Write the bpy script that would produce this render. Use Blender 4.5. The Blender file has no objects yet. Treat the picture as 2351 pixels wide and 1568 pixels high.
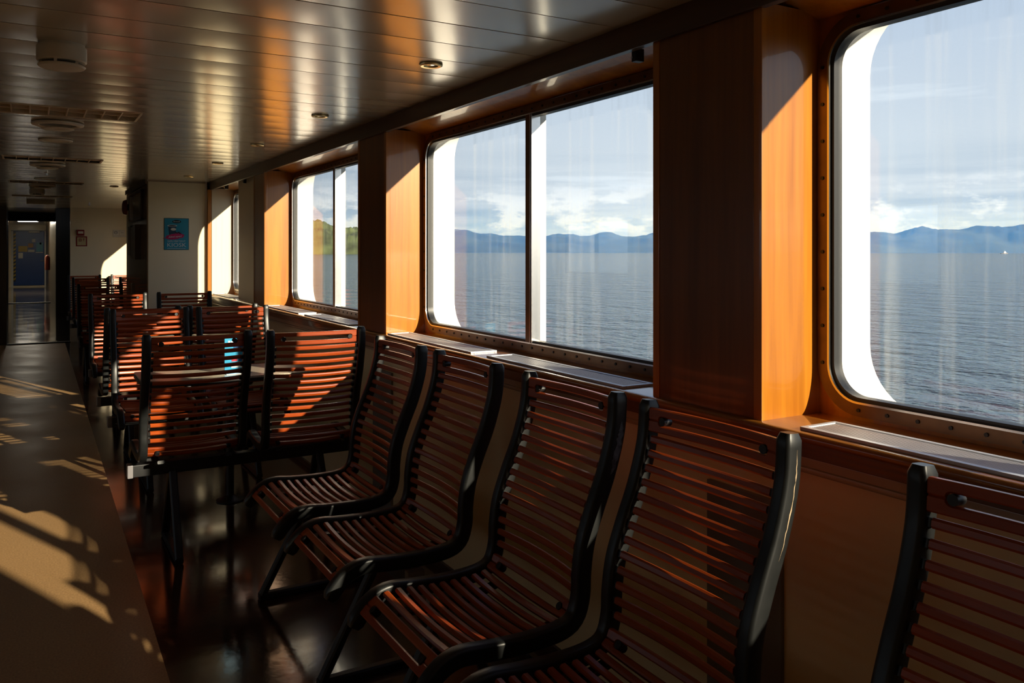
import bpy, bmesh, math, random
from mathutils import Vector, Matrix, noise

random.seed(7)
EYE = 1.35                    # height of the camera above the floor, metres
K = 1.40                      # room shell and its fittings are drawn 1.4 times life size about the eye point and
                              # brought to life size once, at the end of the script (see 'to life size')
SHELL = set()
MODE = ['shell']
COL = bpy.context.scene.collection
PI = math.pi


# ------------------------------------------------------------------ helpers
class MB:
    """collects shapes in a bmesh and links them as ONE mesh object"""
    def __init__(self):
        self.bm = bmesh.new()
        self.bevelled = False

    def box(self, x0, x1, y0, y1, z0, z1, bev=0.0, seg=2, rot=None):
        r = bmesh.ops.create_cube(self.bm, size=1.0)
        vs = r['verts']
        m = Matrix.Translation(((x0 + x1) / 2, (y0 + y1) / 2, (z0 + z1) / 2)) @ (rot or Matrix()) @ \
            Matrix.Diagonal((abs(x1 - x0), abs(y1 - y0), abs(z1 - z0), 1))
        bmesh.ops.transform(self.bm, matrix=m, verts=vs)
        if bev > 0:
            self.bevelled = True
            es = list({e for v in vs for e in v.link_edges})
            bmesh.ops.bevel(self.bm, geom=es, offset=bev, segments=seg, profile=0.5, affect='EDGES')
        return self

    def lathe(self, prof, c=(0, 0, 0), axis='Z', n=28, closed=False):
        """prof: (radius, height) pairs turned about an axis through c"""
        rings = []
        for r, hgt in prof:
            ring = []
            if r < 1e-6:
                ring = [self.bm.verts.new(self._ax(0, 0, hgt, c, axis))]
            else:
                for i in range(n):
                    a = 2 * PI * i / n
                    ring.append(self.bm.verts.new(self._ax(r * math.cos(a), r * math.sin(a), hgt, c, axis)))
            rings.append(ring)
        if closed:
            rings.append(rings[0])
        for A, B in zip(rings, rings[1:]):
            for i in range(n):
                j = (i + 1) % n
                if len(A) == 1 and len(B) == 1:
                    continue
                if len(A) == 1:
                    f = (A[0], B[i], B[j])
                elif len(B) == 1:
                    f = (A[i], B[0], A[j])
                else:
                    f = (A[i], B[i], B[j], A[j])
                try:
                    self.bm.faces.new(f)
                except ValueError:
                    pass
        return self

    @staticmethod
    def _ax(a, b, h, c, axis):
        if axis == 'Z':
            return (c[0] + a, c[1] + b, c[2] + h)
        if axis == 'X':
            return (c[0] + h, c[1] + a, c[2] + b)
        return (c[0] + a, c[1] + h, c[2] + b)

    def cyl(self, c, r, d, axis='Z', n=20):
        return self.lathe([(0, -d / 2), (r, -d / 2), (r, d / 2), (0, d / 2)], c, axis, n)

    def bar(self, a, b, w, t, up=(0, 0, 1)):
        """rectangular bar from a to b, width w across, thickness t along up"""
        a, b = Vector(a), Vector(b)
        d = (b - a).normalized()
        u = Vector(up)
        s = d.cross(u)
        if s.length < 1e-5:
            s = d.cross(Vector((1, 0, 0)))
        s.normalize()
        u = s.cross(d).normalized()
        k = min(w, t) * 0.22
        prof = [(-w/2+k, -t/2), (w/2-k, -t/2), (w/2, -t/2+k), (w/2, t/2-k), (w/2-k, t/2), (-w/2+k, t/2), (-w/2, t/2-k), (-w/2, -t/2+k)]
        return self.loft([[a + s * x + u * y for x, y in prof], [b + s * x + u * y for x, y in prof]])

    def tube(self, a, b, r, n=12):
        a, b = Vector(a), Vector(b)
        d = (b - a).normalized()
        s = d.orthogonal().normalized()
        u = d.cross(s)
        prof = [(r * math.cos(2 * PI * i / n), r * math.sin(2 * PI * i / n)) for i in range(n)]
        return self.loft([[a + s * x + u * y for x, y in prof], [b + s * x + u * y for x, y in prof]])

    def loft(self, rings, cap=True, close=True):
        R = [[self.bm.verts.new(p) for p in ring] for ring in rings]
        n = len(R[0])
        for A, B in zip(R, R[1:]):
            for i in range(n if close else n - 1):
                j = (i + 1) % n
                self.bm.faces.new((A[i], A[j], B[j], B[i]))
        if cap:
            self.bm.faces.new(list(reversed(R[0])))
            self.bm.faces.new(R[-1])
        return self

    def prism(self, pts, thick, M=Matrix()):
        """flat outline pts (x, y) extruded along local z by thick, then placed with M"""
        a = [self.bm.verts.new(M @ Vector((x, y, 0))) for x, y in pts]
        b = [self.bm.verts.new(M @ Vector((x, y, thick))) for x, y in pts]
        n = len(pts)
        self.bm.faces.new(list(reversed(a)))
        self.bm.faces.new(b)
        for i in range(n):
            j = (i + 1) % n
            self.bm.faces.new((a[i], a[j], b[j], b[i]))
        return self

    def build(self, name, mat, parent=None, ang=38, loc=None):
        bmesh.ops.recalc_face_normals(self.bm, faces=self.bm.faces[:])
        me = bpy.data.meshes.new(name)
        self.bm.to_mesh(me)
        self.bm.free()
        me.polygons.foreach_set('use_smooth', [True] * len(me.polygons))
        me.set_sharp_from_angle(angle=math.radians(ang))
        me.materials.append(mat)
        o = bpy.data.objects.new(name, me)
        COL.objects.link(o)
        if self.bevelled:
            o.modifiers.new('weighted_normal', 'WEIGHTED_NORMAL').keep_sharp = True
        if parent:
            o.parent = parent
        elif MODE[0] == 'shell':
            SHELL.add(o)
        if loc:
            o.location = loc
        return o


def tag(o, label=None, cat=None, group=None, kind=None):
    if label:
        o['label'] = label
    if cat:
        o['category'] = cat
    if group:
        o['group'] = group
    if kind:
        o['kind'] = kind
    return o


def empty(name, loc=(0, 0, 0), rz=0.0, label=None, cat=None, group=None, kind=None):
    o = bpy.data.objects.new(name, None)
    COL.objects.link(o)
    o.location = loc
    o.rotation_euler = (0, 0, rz)
    o.empty_display_size = 0.1
    if MODE[0] == 'shell':
        SHELL.add(o)
    return tag(o, label, cat, group, kind)


def dup(root, loc, rz, label, group=None, tilt=0.0):
    r = root.copy()
    COL.objects.link(r)
    r.location = loc
    r.rotation_euler = (0, tilt, rz)
    r['label'] = label
    if group:
        r['group'] = group
    for ch in list(root.children):
        c = ch.copy()
        COL.objects.link(c)
        c.parent = r
        for g in list(ch.children):
            d = g.copy()
            COL.objects.link(d)
            d.parent = c
    return r


def text_mesh(txt, size, mat, name, parent, M, thick=0.0006, width=None, shear=0.0):
    """lettering as a thin mesh; M places the text plane (x right, y up, z out)"""
    cu = bpy.data.curves.new('lettering', 'FONT')
    cu.body = txt
    cu.size = size
    cu.align_x = 'CENTER'
    cu.align_y = 'CENTER'
    cu.extrude = thick
    cu.shear = shear
    cu.resolution_u = 3
    t = bpy.data.objects.new('lettering', cu)
    COL.objects.link(t)
    dg = bpy.context.evaluated_depsgraph_get()
    dg.update()
    me = bpy.data.meshes.new_from_object(t.evaluated_get(dg))
    bpy.data.objects.remove(t)
    bpy.data.curves.remove(cu)
    if width and len(me.vertices):
        w = max(v.co.x for v in me.vertices) - min(v.co.x for v in me.vertices)
        me.transform(Matrix.Diagonal((width / w, 1, 1, 1)))
    me.transform(M)
    me.materials.clear()
    me.materials.append(mat)
    o = bpy.data.objects.new(name, me)
    COL.objects.link(o)
    o.parent = parent
    return o


# ------------------------------------------------------------------ materials
def new_mat(name):
    m = bpy.data.materials.new(name)
    m.use_nodes = True
    nt = m.node_tree
    for n in list(nt.nodes):
        nt.nodes.remove(n)
    out = nt.nodes.new('ShaderNodeOutputMaterial')
    b = nt.nodes.new('ShaderNodeBsdfPrincipled')
    nt.links.new(b.outputs[0], out.inputs[0])
    return m, nt, b, out


def plain(name, col, rough=0.5, metal=0.0, coat=0.0, crough=0.05, spec=0.5, var=0.12, vscale=6.0, bump=0.0, bscale=200.0, rvar=0.0):
    m, nt, b, out = new_mat(name)
    N = nt.nodes.new
    L = nt.links.new
    tc = N('ShaderNodeTexCoord')
    nz = N('ShaderNodeTexNoise')
    nz.inputs['Scale'].default_value = vscale
    nz.inputs['Detail'].default_value = 3
    L(tc.outputs['Object'], nz.inputs['Vector'])
    rp = N('ShaderNodeValToRGB')
    rp.color_ramp.elements[0].position = 0.3
    rp.color_ramp.elements[1].position = 0.7
    rp.color_ramp.elements[0].color = (*[c * (1 - var) for c in col], 1)
    rp.color_ramp.elements[1].color = (*[min(1, c * (1 + var)) for c in col], 1)
    L(nz.outputs['Fac'], rp.inputs[0])
    L(rp.outputs[0], b.inputs['Base Color'])
    b.inputs['Roughness'].default_value = rough
    if rvar:
        mr = N('ShaderNodeMapRange')
        mr.inputs['To Min'].default_value = max(0.02, rough - rvar)
        mr.inputs['To Max'].default_value = rough + rvar
        L(nz.outputs['Fac'], mr.inputs['Value'])
        L(mr.outputs[0], b.inputs['Roughness'])
    b.inputs['Metallic'].default_value = metal
    b.inputs['Specular IOR Level'].default_value = spec
    b.inputs['Coat Weight'].default_value = coat
    b.inputs['Coat Roughness'].default_value = crough
    if bump:
        n2 = N('ShaderNodeTexNoise')
        n2.inputs['Scale'].default_value = bscale
        L(tc.outputs['Object'], n2.inputs['Vector'])
        bp = N('ShaderNodeBump')
        bp.inputs['Strength'].default_value = bump
        bp.inputs['Distance'].default_value = 0.002
        L(n2.outputs['Fac'], bp.inputs['Height'])
        L(bp.outputs[0], b.inputs['Normal'])
    return m


def wood(name, c1, c2, axis='Z', rough=0.32, coat=1.0, crough=0.06, grain=14.0, fine=90.0, coordscale=1.0, spec=0.5):
    """varnished timber: long grain along one axis"""
    m, nt, b, out = new_mat(name)
    N = nt.nodes.new
    L = nt.links.new
    tc = N('ShaderNodeTexCoord')
    mp = N('ShaderNodeMapping')
    sc = {'X': (0.05, 1, 1), 'Y': (1, 0.05, 1), 'Z': (1, 1, 0.05)}[axis]
    mp.inputs['Scale'].default_value = [s * coordscale for s in sc]
    L(tc.outputs['Object'], mp.inputs['Vector'])
    n1 = N('ShaderNodeTexNoise')
    n1.inputs['Scale'].default_value = grain
    n1.inputs['Detail'].default_value = 5
    n1.inputs['Distortion'].default_value = 0.6
    n2 = N('ShaderNodeTexNoise')
    n2.inputs['Scale'].default_value = fine
    n2.inputs['Detail'].default_value = 2
    L(mp.outputs[0], n1.inputs['Vector'])
    L(mp.outputs[0], n2.inputs['Vector'])
    mx = N('ShaderNodeMath')
    mx.operation = 'MULTIPLY_ADD'
    L(n2.outputs['Fac'], mx.inputs[0])
    mx.inputs[1].default_value = 0.45
    L(n1.outputs['Fac'], mx.inputs[2])
    rp = N('ShaderNodeValToRGB')
    rp.color_ramp.elements[0].position = 0.5
    rp.color_ramp.elements[1].position = 0.95
    rp.color_ramp.elements[0].color = (*c1, 1)
    rp.color_ramp.elements[1].color = (*c2, 1)
    L(mx.outputs[0], rp.inputs[0])
    L(rp.outputs[0], b.inputs['Base Color'])
    b.inputs['Roughness'].default_value = rough
    b.inputs['Specular IOR Level'].default_value = spec
    b.inputs['Coat Weight'].default_value = coat
    b.inputs['Coat Roughness'].default_value = crough
    bp = N('ShaderNodeBump')
    bp.inputs['Strength'].default_value = 0.06
    bp.inputs['Distance'].default_value = 0.001
    L(mx.outputs[0], bp.inputs['Height'])
    L(bp.outputs[0], b.inputs['Normal'])
    return m


def glass_mat(name, dirt=1.0, tint=(0.965, 0.98, 0.975)):
    """window pane: see-through with a mirror share that grows at grazing angles, and dried salt streaks"""
    m, nt, b, out = new_mat(name)
    nt.nodes.remove(b)
    N = nt.nodes.new
    L = nt.links.new
    geo = N('ShaderNodeNewGeometry')
    dot = N('ShaderNodeVectorMath')
    dot.operation = 'DOT_PRODUCT'
    L(geo.outputs['Normal'], dot.inputs[0])
    L(geo.outputs['Incoming'], dot.inputs[1])
    ab = N('ShaderNodeMath'); ab.operation = 'ABSOLUTE'
    L(dot.outputs['Value'], ab.inputs[0])
    om = N('ShaderNodeMath'); om.operation = 'SUBTRACT'; om.inputs[0].default_value = 1.0
    L(ab.outputs[0], om.inputs[1])
    pw = N('ShaderNodeMath'); pw.operation = 'POWER'; pw.inputs[1].default_value = 5.0
    L(om.outputs[0], pw.inputs[0])
    fr = N('ShaderNodeMath'); fr.operation = 'MULTIPLY_ADD'; fr.inputs[1].default_value = 0.9; fr.inputs[2].default_value = 0.06
    L(pw.outputs[0], fr.inputs[0])
    tr = N('ShaderNodeBsdfTransparent'); tr.inputs['Color'].default_value = (*tint, 1)
    gl = N('ShaderNodeBsdfGlossy'); gl.inputs['Roughness'].default_value = 0.004
    m1 = N('ShaderNodeMixShader')
    L(fr.outputs[0], m1.inputs[0]); L(tr.outputs[0], m1.inputs[1]); L(gl.outputs[0], m1.inputs[2])
    tc = N('ShaderNodeTexCoord')
    mp = N('ShaderNodeMapping'); mp.inputs['Scale'].default_value = (1, 14, 0.55)
    L(tc.outputs['Object'], mp.inputs['Vector'])
    n1 = N('ShaderNodeTexNoise'); n1.inputs['Scale'].default_value = 1.6; n1.inputs['Detail'].default_value = 5; n1.inputs['Roughness'].default_value = 0.62
    L(mp.outputs[0], n1.inputs['Vector'])
    rp = N('ShaderNodeValToRGB')
    rp.color_ramp.elements[0].position = 0.50; rp.color_ramp.elements[0].color = (0, 0, 0, 1)
    rp.color_ramp.elements[1].position = 0.80; rp.color_ramp.elements[1].color = (1, 1, 1, 1)
    L(n1.outputs['Fac'], rp.inputs[0])
    dm = N('ShaderNodeMath'); dm.operation = 'MULTIPLY_ADD'; dm.inputs[1].default_value = 0.12 * dirt; dm.inputs[2].default_value = 0.012 * dirt
    L(rp.outputs[0], dm.inputs[0])
    di = N('ShaderNodeBsdfTranslucent'); di.inputs['Color'].default_value = (0.8, 0.78, 0.7, 1)
    m2 = N('ShaderNodeMixShader')
    L(dm.outputs[0], m2.inputs[0]); L(m1.outputs[0], m2.inputs[1]); L(di.outputs[0], m2.inputs[2])
    L(m2.outputs[0], out.inputs[0])
    return m


M = {}
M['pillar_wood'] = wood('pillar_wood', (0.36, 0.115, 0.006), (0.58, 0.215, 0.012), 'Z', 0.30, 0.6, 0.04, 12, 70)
M['shaded_front_wood'] = wood('shaded_front_wood', (0.17, 0.055, 0.005), (0.27, 0.09, 0.008), 'Z', 0.34, 0.5, 0.06, 12, 70)  # darker copy of the pillar wood, the front's shade put into the colour
M['cornice_wood'] = wood('cornice_wood', (0.055, 0.022, 0.006), (0.10, 0.038, 0.010), 'Y', 0.35, 0.4, 0.12)
M['sill_wood'] = wood('sill_wood', (0.24, 0.082, 0.010), (0.40, 0.15, 0.018), 'Y', 0.30, 0.9, 0.09)
M['apron_wood'] = wood('apron_wood', (0.10, 0.034, 0.007), (0.17, 0.058, 0.010), 'Y', 0.35, 0.6, 0.1)
M['slat_wood'] = wood('slat_wood', (0.26, 0.033, 0.002), (0.40, 0.064, 0.0035), 'Y', 0.42, 0.25, 0.22, 16, 80)
M['frame_bronze'] = plain('frame_bronze', (0.17, 0.075, 0.018), 0.38, 0.35, 0.2, 0.2, var=0.25, vscale=14)
M['gasket'] = plain('gasket', (0.010, 0.010, 0.010), 0.45)
M['chrome'] = plain('chrome', (0.78, 0.76, 0.72), 0.2, 1.0, var=0.04)
M['rubber'] = plain('rubber', (0.010, 0.011, 0.011), 0.38, 0.0, spec=0.45, var=0.2, vscale=30)
M['black_steel'] = plain('black_steel', (0.012, 0.012, 0.013), 0.42, 0.0)
M['worn_rubber'] = plain('worn_rubber', (0.10, 0.10, 0.105), 0.42, var=0.6, vscale=60)
M['scuff'] = plain('scuff', (0.42, 0.30, 0.18), 0.6, var=0.4, vscale=80)
M['cap_grey'] = plain('cap_grey', (0.20, 0.19, 0.20), 0.4)
M['white_steel'] = plain('white_steel', (0.86, 0.84, 0.78), 0.45, var=0.03)
M['cream'] = plain('cream', (0.86, 0.74, 0.50), 0.42, coat=0.15, crough=0.15, var=0.03, vscale=2)
M['cream_matte'] = plain('cream_matte', (0.74, 0.62, 0.40), 0.85, spec=0.1, var=0.03, vscale=2)
M['cream_low'] = plain('cream_low', (0.86, 0.70, 0.39), 0.34, coat=0.25, crough=0.12, var=0.04, vscale=3)
M['cream_rail'] = plain('cream_rail', (0.42, 0.31, 0.20), 0.3, coat=0.3, crough=0.1, var=0.05)
M['low_wall_grey'] = plain('low_wall_grey', (0.20, 0.19, 0.17), 0.4, var=0.06)
M['ceiling'] = plain('ceiling', (0.58, 0.49, 0.35), 0.24, 0.0, coat=1.0, crough=0.17, spec=0.9, var=0.02, vscale=1.5)
M['alu'] = plain('alu', (0.66, 0.67, 0.69), 0.45, 0.35, var=0.05)
M['alu_dark'] = plain('alu_dark', (0.20, 0.20, 0.21), 0.5, 0.6, var=0.05)
M['brass'] = plain('brass', (0.85, 0.64, 0.30), 0.3, 1.0, var=0.06)
M['lamp_white'] = plain('lamp_white', (0.60, 0.55, 0.48), 0.3)
M['cream_plastic'] = plain('cream_plastic', (0.86, 0.80, 0.66), 0.4, var=0.04)
M['dark_hole'] = plain('dark_hole', (0.02, 0.02, 0.02), 0.6)
M['louvre'] = plain('louvre', (0.85, 0.68, 0.48), 0.4, 0.0, var=0.1)
M['tray'] = plain('tray', (0.88, 0.78, 0.60), 0.5, 0.0, var=0.1)
M['aisle'] = None
M['table_top'] = plain('table_top', (0.50, 0.43, 0.33), 0.28, coat=0.3, crough=0.12, var=0.18, vscale=120)
M['laminate'] = wood('laminate', (0.16, 0.095, 0.035), (0.24, 0.15, 0.06), 'Z', 0.22, 0.7, 0.06, 9, 40)
M['dark_wood'] = wood('dark_wood', (0.030, 0.014, 0.006), (0.055, 0.024, 0.010), 'Z', 0.4, 0.3, 0.2)
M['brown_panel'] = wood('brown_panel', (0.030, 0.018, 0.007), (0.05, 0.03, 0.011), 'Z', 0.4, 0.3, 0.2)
M['paper_teal'] = plain('paper_teal', (0.016, 0.26, 0.38), 0.35, var=0.18, vscale=4)
M['paper_edge'] = plain('paper_edge', (0.01, 0.03, 0.04), 0.4)
M['ink_white'] = plain('ink_white', (0.62, 0.66, 0.64), 0.5, var=0.02)
M['ink_black'] = plain('ink_black', (0.012, 0.014, 0.015), 0.4)
M['ink_pink'] = plain('ink_pink', (0.42, 0.004, 0.10), 0.4, var=0.1, vscale=20)
M['cup_blue'] = plain('cup_blue', (0.012, 0.055, 0.10), 0.4)
M['berry'] = plain('berry', (0.06, 0.008, 0.03), 0.3)
M['sky_print'] = plain('sky_print', (0.03, 0.32, 0.55), 0.3, var=0.1)
M['navy_print'] = plain('navy_print', (0.012, 0.07, 0.20), 0.3)
M['red_print'] = plain('red_print', (0.45, 0.02, 0.05), 0.4)
M['orange_print'] = plain('orange_print', (0.50, 0.22, 0.01), 0.4)
M['green_print'] = plain('green_print', (0.25, 0.42, 0.15), 0.4)
M['red_box'] = plain('red_box', (0.26, 0.012, 0.012), 0.35)
M['bell_red'] = plain('bell_red', (0.22, 0.022, 0.010), 0.3, coat=0.3)
M['sign_cream'] = plain('sign_cream', (0.58, 0.48, 0.26), 0.4)
M['plate_white'] = plain('plate_white', (0.72, 0.66, 0.54), 0.35)
M['door_blue'] = plain('door_blue', (0.005, 0.06, 0.27), 0.35, var=0.08)
M['yellow'] = plain('yellow', (0.62, 0.40, 0.01), 0.4)
M['acrylic'] = plain('acrylic', (0.75, 0.78, 0.8), 0.08, coat=1.0)
M['pane'] = glass_mat('pane', 1.0)
M['warm_fill_pane'] = glass_mat('warm_fill_pane', 0.5, (0.74, 0.56, 0.38))  # tint added to warm and weaken the fill light from unseen windows


def speckle(name, c1, c2, rough, scale, coat=0.0, crough=0.1, rvar=0.05, spec=0.5, scratch=0.0):
    m, nt, b, out = new_mat(name)
    N = nt.nodes.new
    L = nt.links.new
    tc = N('ShaderNodeTexCoord')
    n1 = N('ShaderNodeTexNoise'); n1.inputs['Scale'].default_value = scale; n1.inputs['Detail'].default_value = 3
    L(tc.outputs['Object'], n1.inputs['Vector'])
    rp = N('ShaderNodeValToRGB')
    rp.color_ramp.elements[0].position = 0.36; rp.color_ramp.elements[1].position = 0.64
    rp.color_ramp.elements[0].color = (*c1, 1); rp.color_ramp.elements[1].color = (*c2, 1)
    L(n1.outputs['Fac'], rp.inputs[0])
    L(rp.outputs[0], b.inputs['Base Color'])
    n2 = N('ShaderNodeTexNoise'); n2.inputs['Scale'].default_value = 2.2; n2.inputs['Detail'].default_value = 6
    L(tc.outputs['Object'], n2.inputs['Vector'])
    mr = N('ShaderNodeMapRange')
    mr.inputs['From Min'].default_value = 0.3; mr.inputs['From Max'].default_value = 0.7
    mr.inputs['To Min'].default_value = max(0.03, rough - rvar); mr.inputs['To Max'].default_value = rough + rvar
    L(n2.outputs['Fac'], mr.inputs['Value'])
    L(mr.outputs[0], b.inputs['Roughness'])
    b.inputs['Specular IOR Level'].default_value = spec
    b.inputs['Coat Weight'].default_value = coat
    b.inputs['Coat Roughness'].default_value = crough
    n3 = N('ShaderNodeTexNoise'); n3.inputs['Scale'].default_value = 45; n3.inputs['Detail'].default_value = 4
    L(tc.outputs['Object'], n3.inputs['Vector'])
    bp = N('ShaderNodeBump'); bp.inputs['Strength'].default_value = 0.10 + scratch; bp.inputs['Distance'].default_value = 0.002
    L(n3.outputs['Fac'], bp.inputs['Height'])
    L(bp.outputs[0], b.inputs['Normal'])
    return m


M['aisle'] = speckle('aisle', (0.37, 0.215, 0.09), (0.51, 0.305, 0.135), 0.34, 130, 0.0, 0.1, 0.06, 0.4)
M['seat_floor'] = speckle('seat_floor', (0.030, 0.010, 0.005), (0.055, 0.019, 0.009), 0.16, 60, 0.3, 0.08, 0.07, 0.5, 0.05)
M['far_floor'] = speckle('far_floor', (0.10, 0.085, 0.065), (0.15, 0.125, 0.10), 0.10, 90, 0.4, 0.05, 0.04, 0.5)

# ------------------------------------------------------------------ room shell
CEIL = 2.17
F0 = 1.25 - EYE * K             # the floor in the shell's drawing units
PITCH = 3.34
PIL0, PILW = 1.96, 0.55          # first pillar starts here; pillar width
SILL = 0.685
XF, XB, XO = 2.12, 2.44, 2.61    # pillar front, back of the recess, outside of the hull
YN, YS = 19.6, -8.2              # far wall, wall behind the camera
XL = -6.6


def struct(o, label=None, cat=None):
    return tag(o, label, cat, kind='structure')


MODE[0] = 'life'
YW = YN / K                      # far wall, metres
XR = 1.56
yb, ye = YS / K, YW
xe0, xe1 = 0.389 + 0.0097 * (yb - 2.774), 0.389 + 0.0097 * (ye - 2.774)
m = MB()
m.prism([(XL / K, yb), (xe0, yb), (xe1, ye), (XL / K, ye)], 0.05, Matrix.Translation((0, 0, -0.05)))
struct(m.build('floor_aisle', M['aisle']), 'beige speckled aisle floor running along the room on the left', 'floor')
m = MB()
m.prism([(xe0, yb), (XR, yb), (XR, ye), (xe1, ye)], 0.05, Matrix.Translation((0, 0, -0.05)))
struct(m.build('floor', M['seat_floor']), 'dark red brown glossy floor under the chairs', 'floor')
YC, YD = 20.7, 36.5              # step of the corridor, blue door
m = MB()
m.prism([(-1.2, ye), (1.0, ye), (1.0, YC + 0.1), (0.74, YC + 0.1), (0.74, YD + 0.2), (-1.2, YD + 0.2)], 0.05, Matrix.Translation((0, 0, -0.05)))
struct(m.build('floor_corridor', M['far_floor']), 'shiny dark floor at the far end leading to the blue door', 'floor')
m = MB().box(-0.24, 0.57, ye - 0.05, ye + 0.05, 0, 0.012, 0.004)
struct(m.build('trim_1', M['black_steel']), 'black threshold strip across the end of the aisle', 'threshold')
m = MB().box(-0.60, 0.56, 25.0, 25.12, 0, 0.016, 0.004)
struct(m.build('trim_2', M['black_steel']), 'black threshold strip inside the corridor', 'threshold')
CZ = 2.36
struct(MB().box(-1.24, 1.04, ye + 0.02, YD + 0.2, CZ, CZ + 0.03).build('ceiling_corridor', M['ceiling']), 'dark glossy corridor ceiling before the blue door', 'ceiling')
struct(MB().box(0.56, 1.0, YC, YC + 0.1, 0, CZ).build('wall_corridor_step', M['brown_panel']), 'dark brown panel at the right of the corridor', 'wall')
struct(MB().box(0.66, 0.74, YC + 0.1, YD + 0.2, 0, CZ).build('wall_corridor_right', M['brown_panel']), 'dark right side of the corridor', 'wall')
struct(MB().box(0.96, 1.04, ye + 0.005, YC + 0.1, 0, CZ).build('wall_corridor_near', M['brown_panel']), 'dark right side of the wider part of the corridor', 'wall')
struct(MB().box(-0.66, -0.56, 25.0, YD + 0.2, 0, CZ).build('wall_corridor_left', M['cream']), 'cream left side of the corridor', 'wall')
struct(MB().box(-1.2, -0.40, 24.9, 25.0, 0, CZ).build('wall_corridor_return', M['brown_panel']), 'dark wall at the left of the corridor', 'wall')
struct(MB().box(-1.24, -1.2, ye + 0.005, 25.0, 0, CZ).build('wall_corridor_side', M['brown_panel']), 'dark left side of the wider part of the corridor', 'wall')
struct(MB().box(-0.7, 0.74, YD + 0.1, YD + 0.2, 0, CZ).build('wall_corridor_end', M['cream']), 'end of the corridor around the blue door', 'wall')
struct(MB().box(-0.56, 0.66, 25.0, 25.12, 2.14, CZ).build('trim_3', M['dark_hole']), 'dark lintel over the corridor', 'lintel')
MODE[0] = 'shell'

# ceiling: narrow metal planks laid across the ship, each with a shadow groove and a hair of tilt;
# openings are left for the recessed louvred lamps
LAMP_Y = (6.2, 9.44, 12.65, 15.8)
LX0, LX1, LW = -0.19, 0.66, 0.19
m = MB()


def plank(x0, x1, ya, yb_, t, ga, gb):
    crown = 0.0016
    w = yb_ - ya
    prof = [(ya + ga, CEIL + 0.006), (ya + ga, CEIL + t), (ya + w * 0.3, CEIL - crown + t * 0.4), (ya + w * 0.7, CEIL - crown - t * 0.4), (yb_ - gb, CEIL - t), (yb_ - gb, CEIL + 0.006), (yb_, CEIL + 0.006), (yb_, CEIL + 0.03), (ya, CEIL + 0.03), (ya, CEIL + 0.006)]
    m.loft([[Vector((x0, p, q)) for p, q in prof], [Vector((x1, p, q)) for p, q in prof]])


y = YS
while y < YN + 0.3:
    t = random.uniform(-0.0012, 0.0012)
    w = 0.295
    g = 0.004
    hit = [q for q in LAMP_Y if q - LW < y + w and q + LW > y]
    if not hit:
        plank(XL, 2.14, y, y + w, t, g, g)
    else:
        plank(XL, LX0, y, y + w, t, g, g)
        plank(LX1, 2.14, y, y + w, t, g, g)
        c0, c1 = hit[0] - LW, hit[0] + LW
        if c0 - y > 0.02:
            plank(LX0, LX1, y, c0, t, g, 0.0015)
        if y + w - c1 > 0.02:
            plank(LX0, LX1, c1, y + w, t, 0.0015, g)
    y += w
struct(m.build('ceiling', M['ceiling'], ang=20), 'glossy cream ceiling of narrow metal planks', 'ceiling')

# walls that close the room
def left_wall():  # its windows are out of view, added for fill light
    m = MB()
    m.box(XL - 0.1, XL, YS, YN, F0, 0.72)
    m.box(XL - 0.1, XL, YS, YN, 1.98, CEIL + 0.03)
    ys = [YS]
    for k in range(7):
        if k in (1, 5):
            continue
        a = -7.2 + 3.6 * k
        m.box(XL - 0.1, XL, ys[-1], a, 0.72, 1.98)
        ys.append(a + 2.5)
    m.box(XL - 0.1, XL, ys[-1], YN, 0.72, 1.98)
    struct(m.build('wall_left', M['cream_matte']), 'cream window wall on the far side of the aisle', 'wall')
    for k in range(7):
        if k in (1, 5):
            continue
        a = -7.2 + 3.6 * k
        w = struct(empty('window_%d' % (20 + k), (XL - 0.05, a + 1.25, 1.35)), 'unseen window added for fill light in the opposite wall, number %d from the back' % (k + 1), 'window')
        f = MB()
        f.box(-0.02, 0.06, -1.25, 1.25, -0.63, -0.58, 0.004)
        f.box(-0.02, 0.06, -1.25, 1.25, 0.58, 0.63, 0.004)
        f.box(-0.02, 0.06, -1.25, -1.20, -0.63, 0.63, 0.004)
        f.box(-0.02, 0.06, 1.20, 1.25, -0.63, 0.63, 0.004)
        f.box(-0.02, 0.06, -0.03, 0.03, -0.63, 0.63, 0.004)
        f.build('window_frame', M['frame_bronze'], w)
        MB().box(-0.004, 0.004, -1.2, 1.2, -0.58, 0.58).build('glass_pane', M['warm_fill_pane'] if k in (0, 2) else M['pane'], w)


left_wall()
struct(MB().box(XL, XO, YS - 0.1, YS, F0, CEIL + 0.03).build('wall_back', M['cream']), 'cream wall behind the camera', 'wall')
struct(MB().box(0.795, 2.44, YN, YN + 0.1, F0, CEIL + 0.03).build('wall_far', M['cream']), 'cream end wall with the fire call point and sockets', 'wall')
struct(MB().box(XL, -0.34, YN, YN + 0.1, F0, CEIL + 0.03).build('wall_far_left', M['brown_panel']), 'dark wall left of the corridor mouth', 'wall')
struct(MB().box(-0.34, 0.795, YN + 0.02, YN + 0.14, CEIL, CEIL + 0.55).build('trim_15', M['brown_panel']), 'panel between saloon ceiling and the higher corridor', 'trim')

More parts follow.
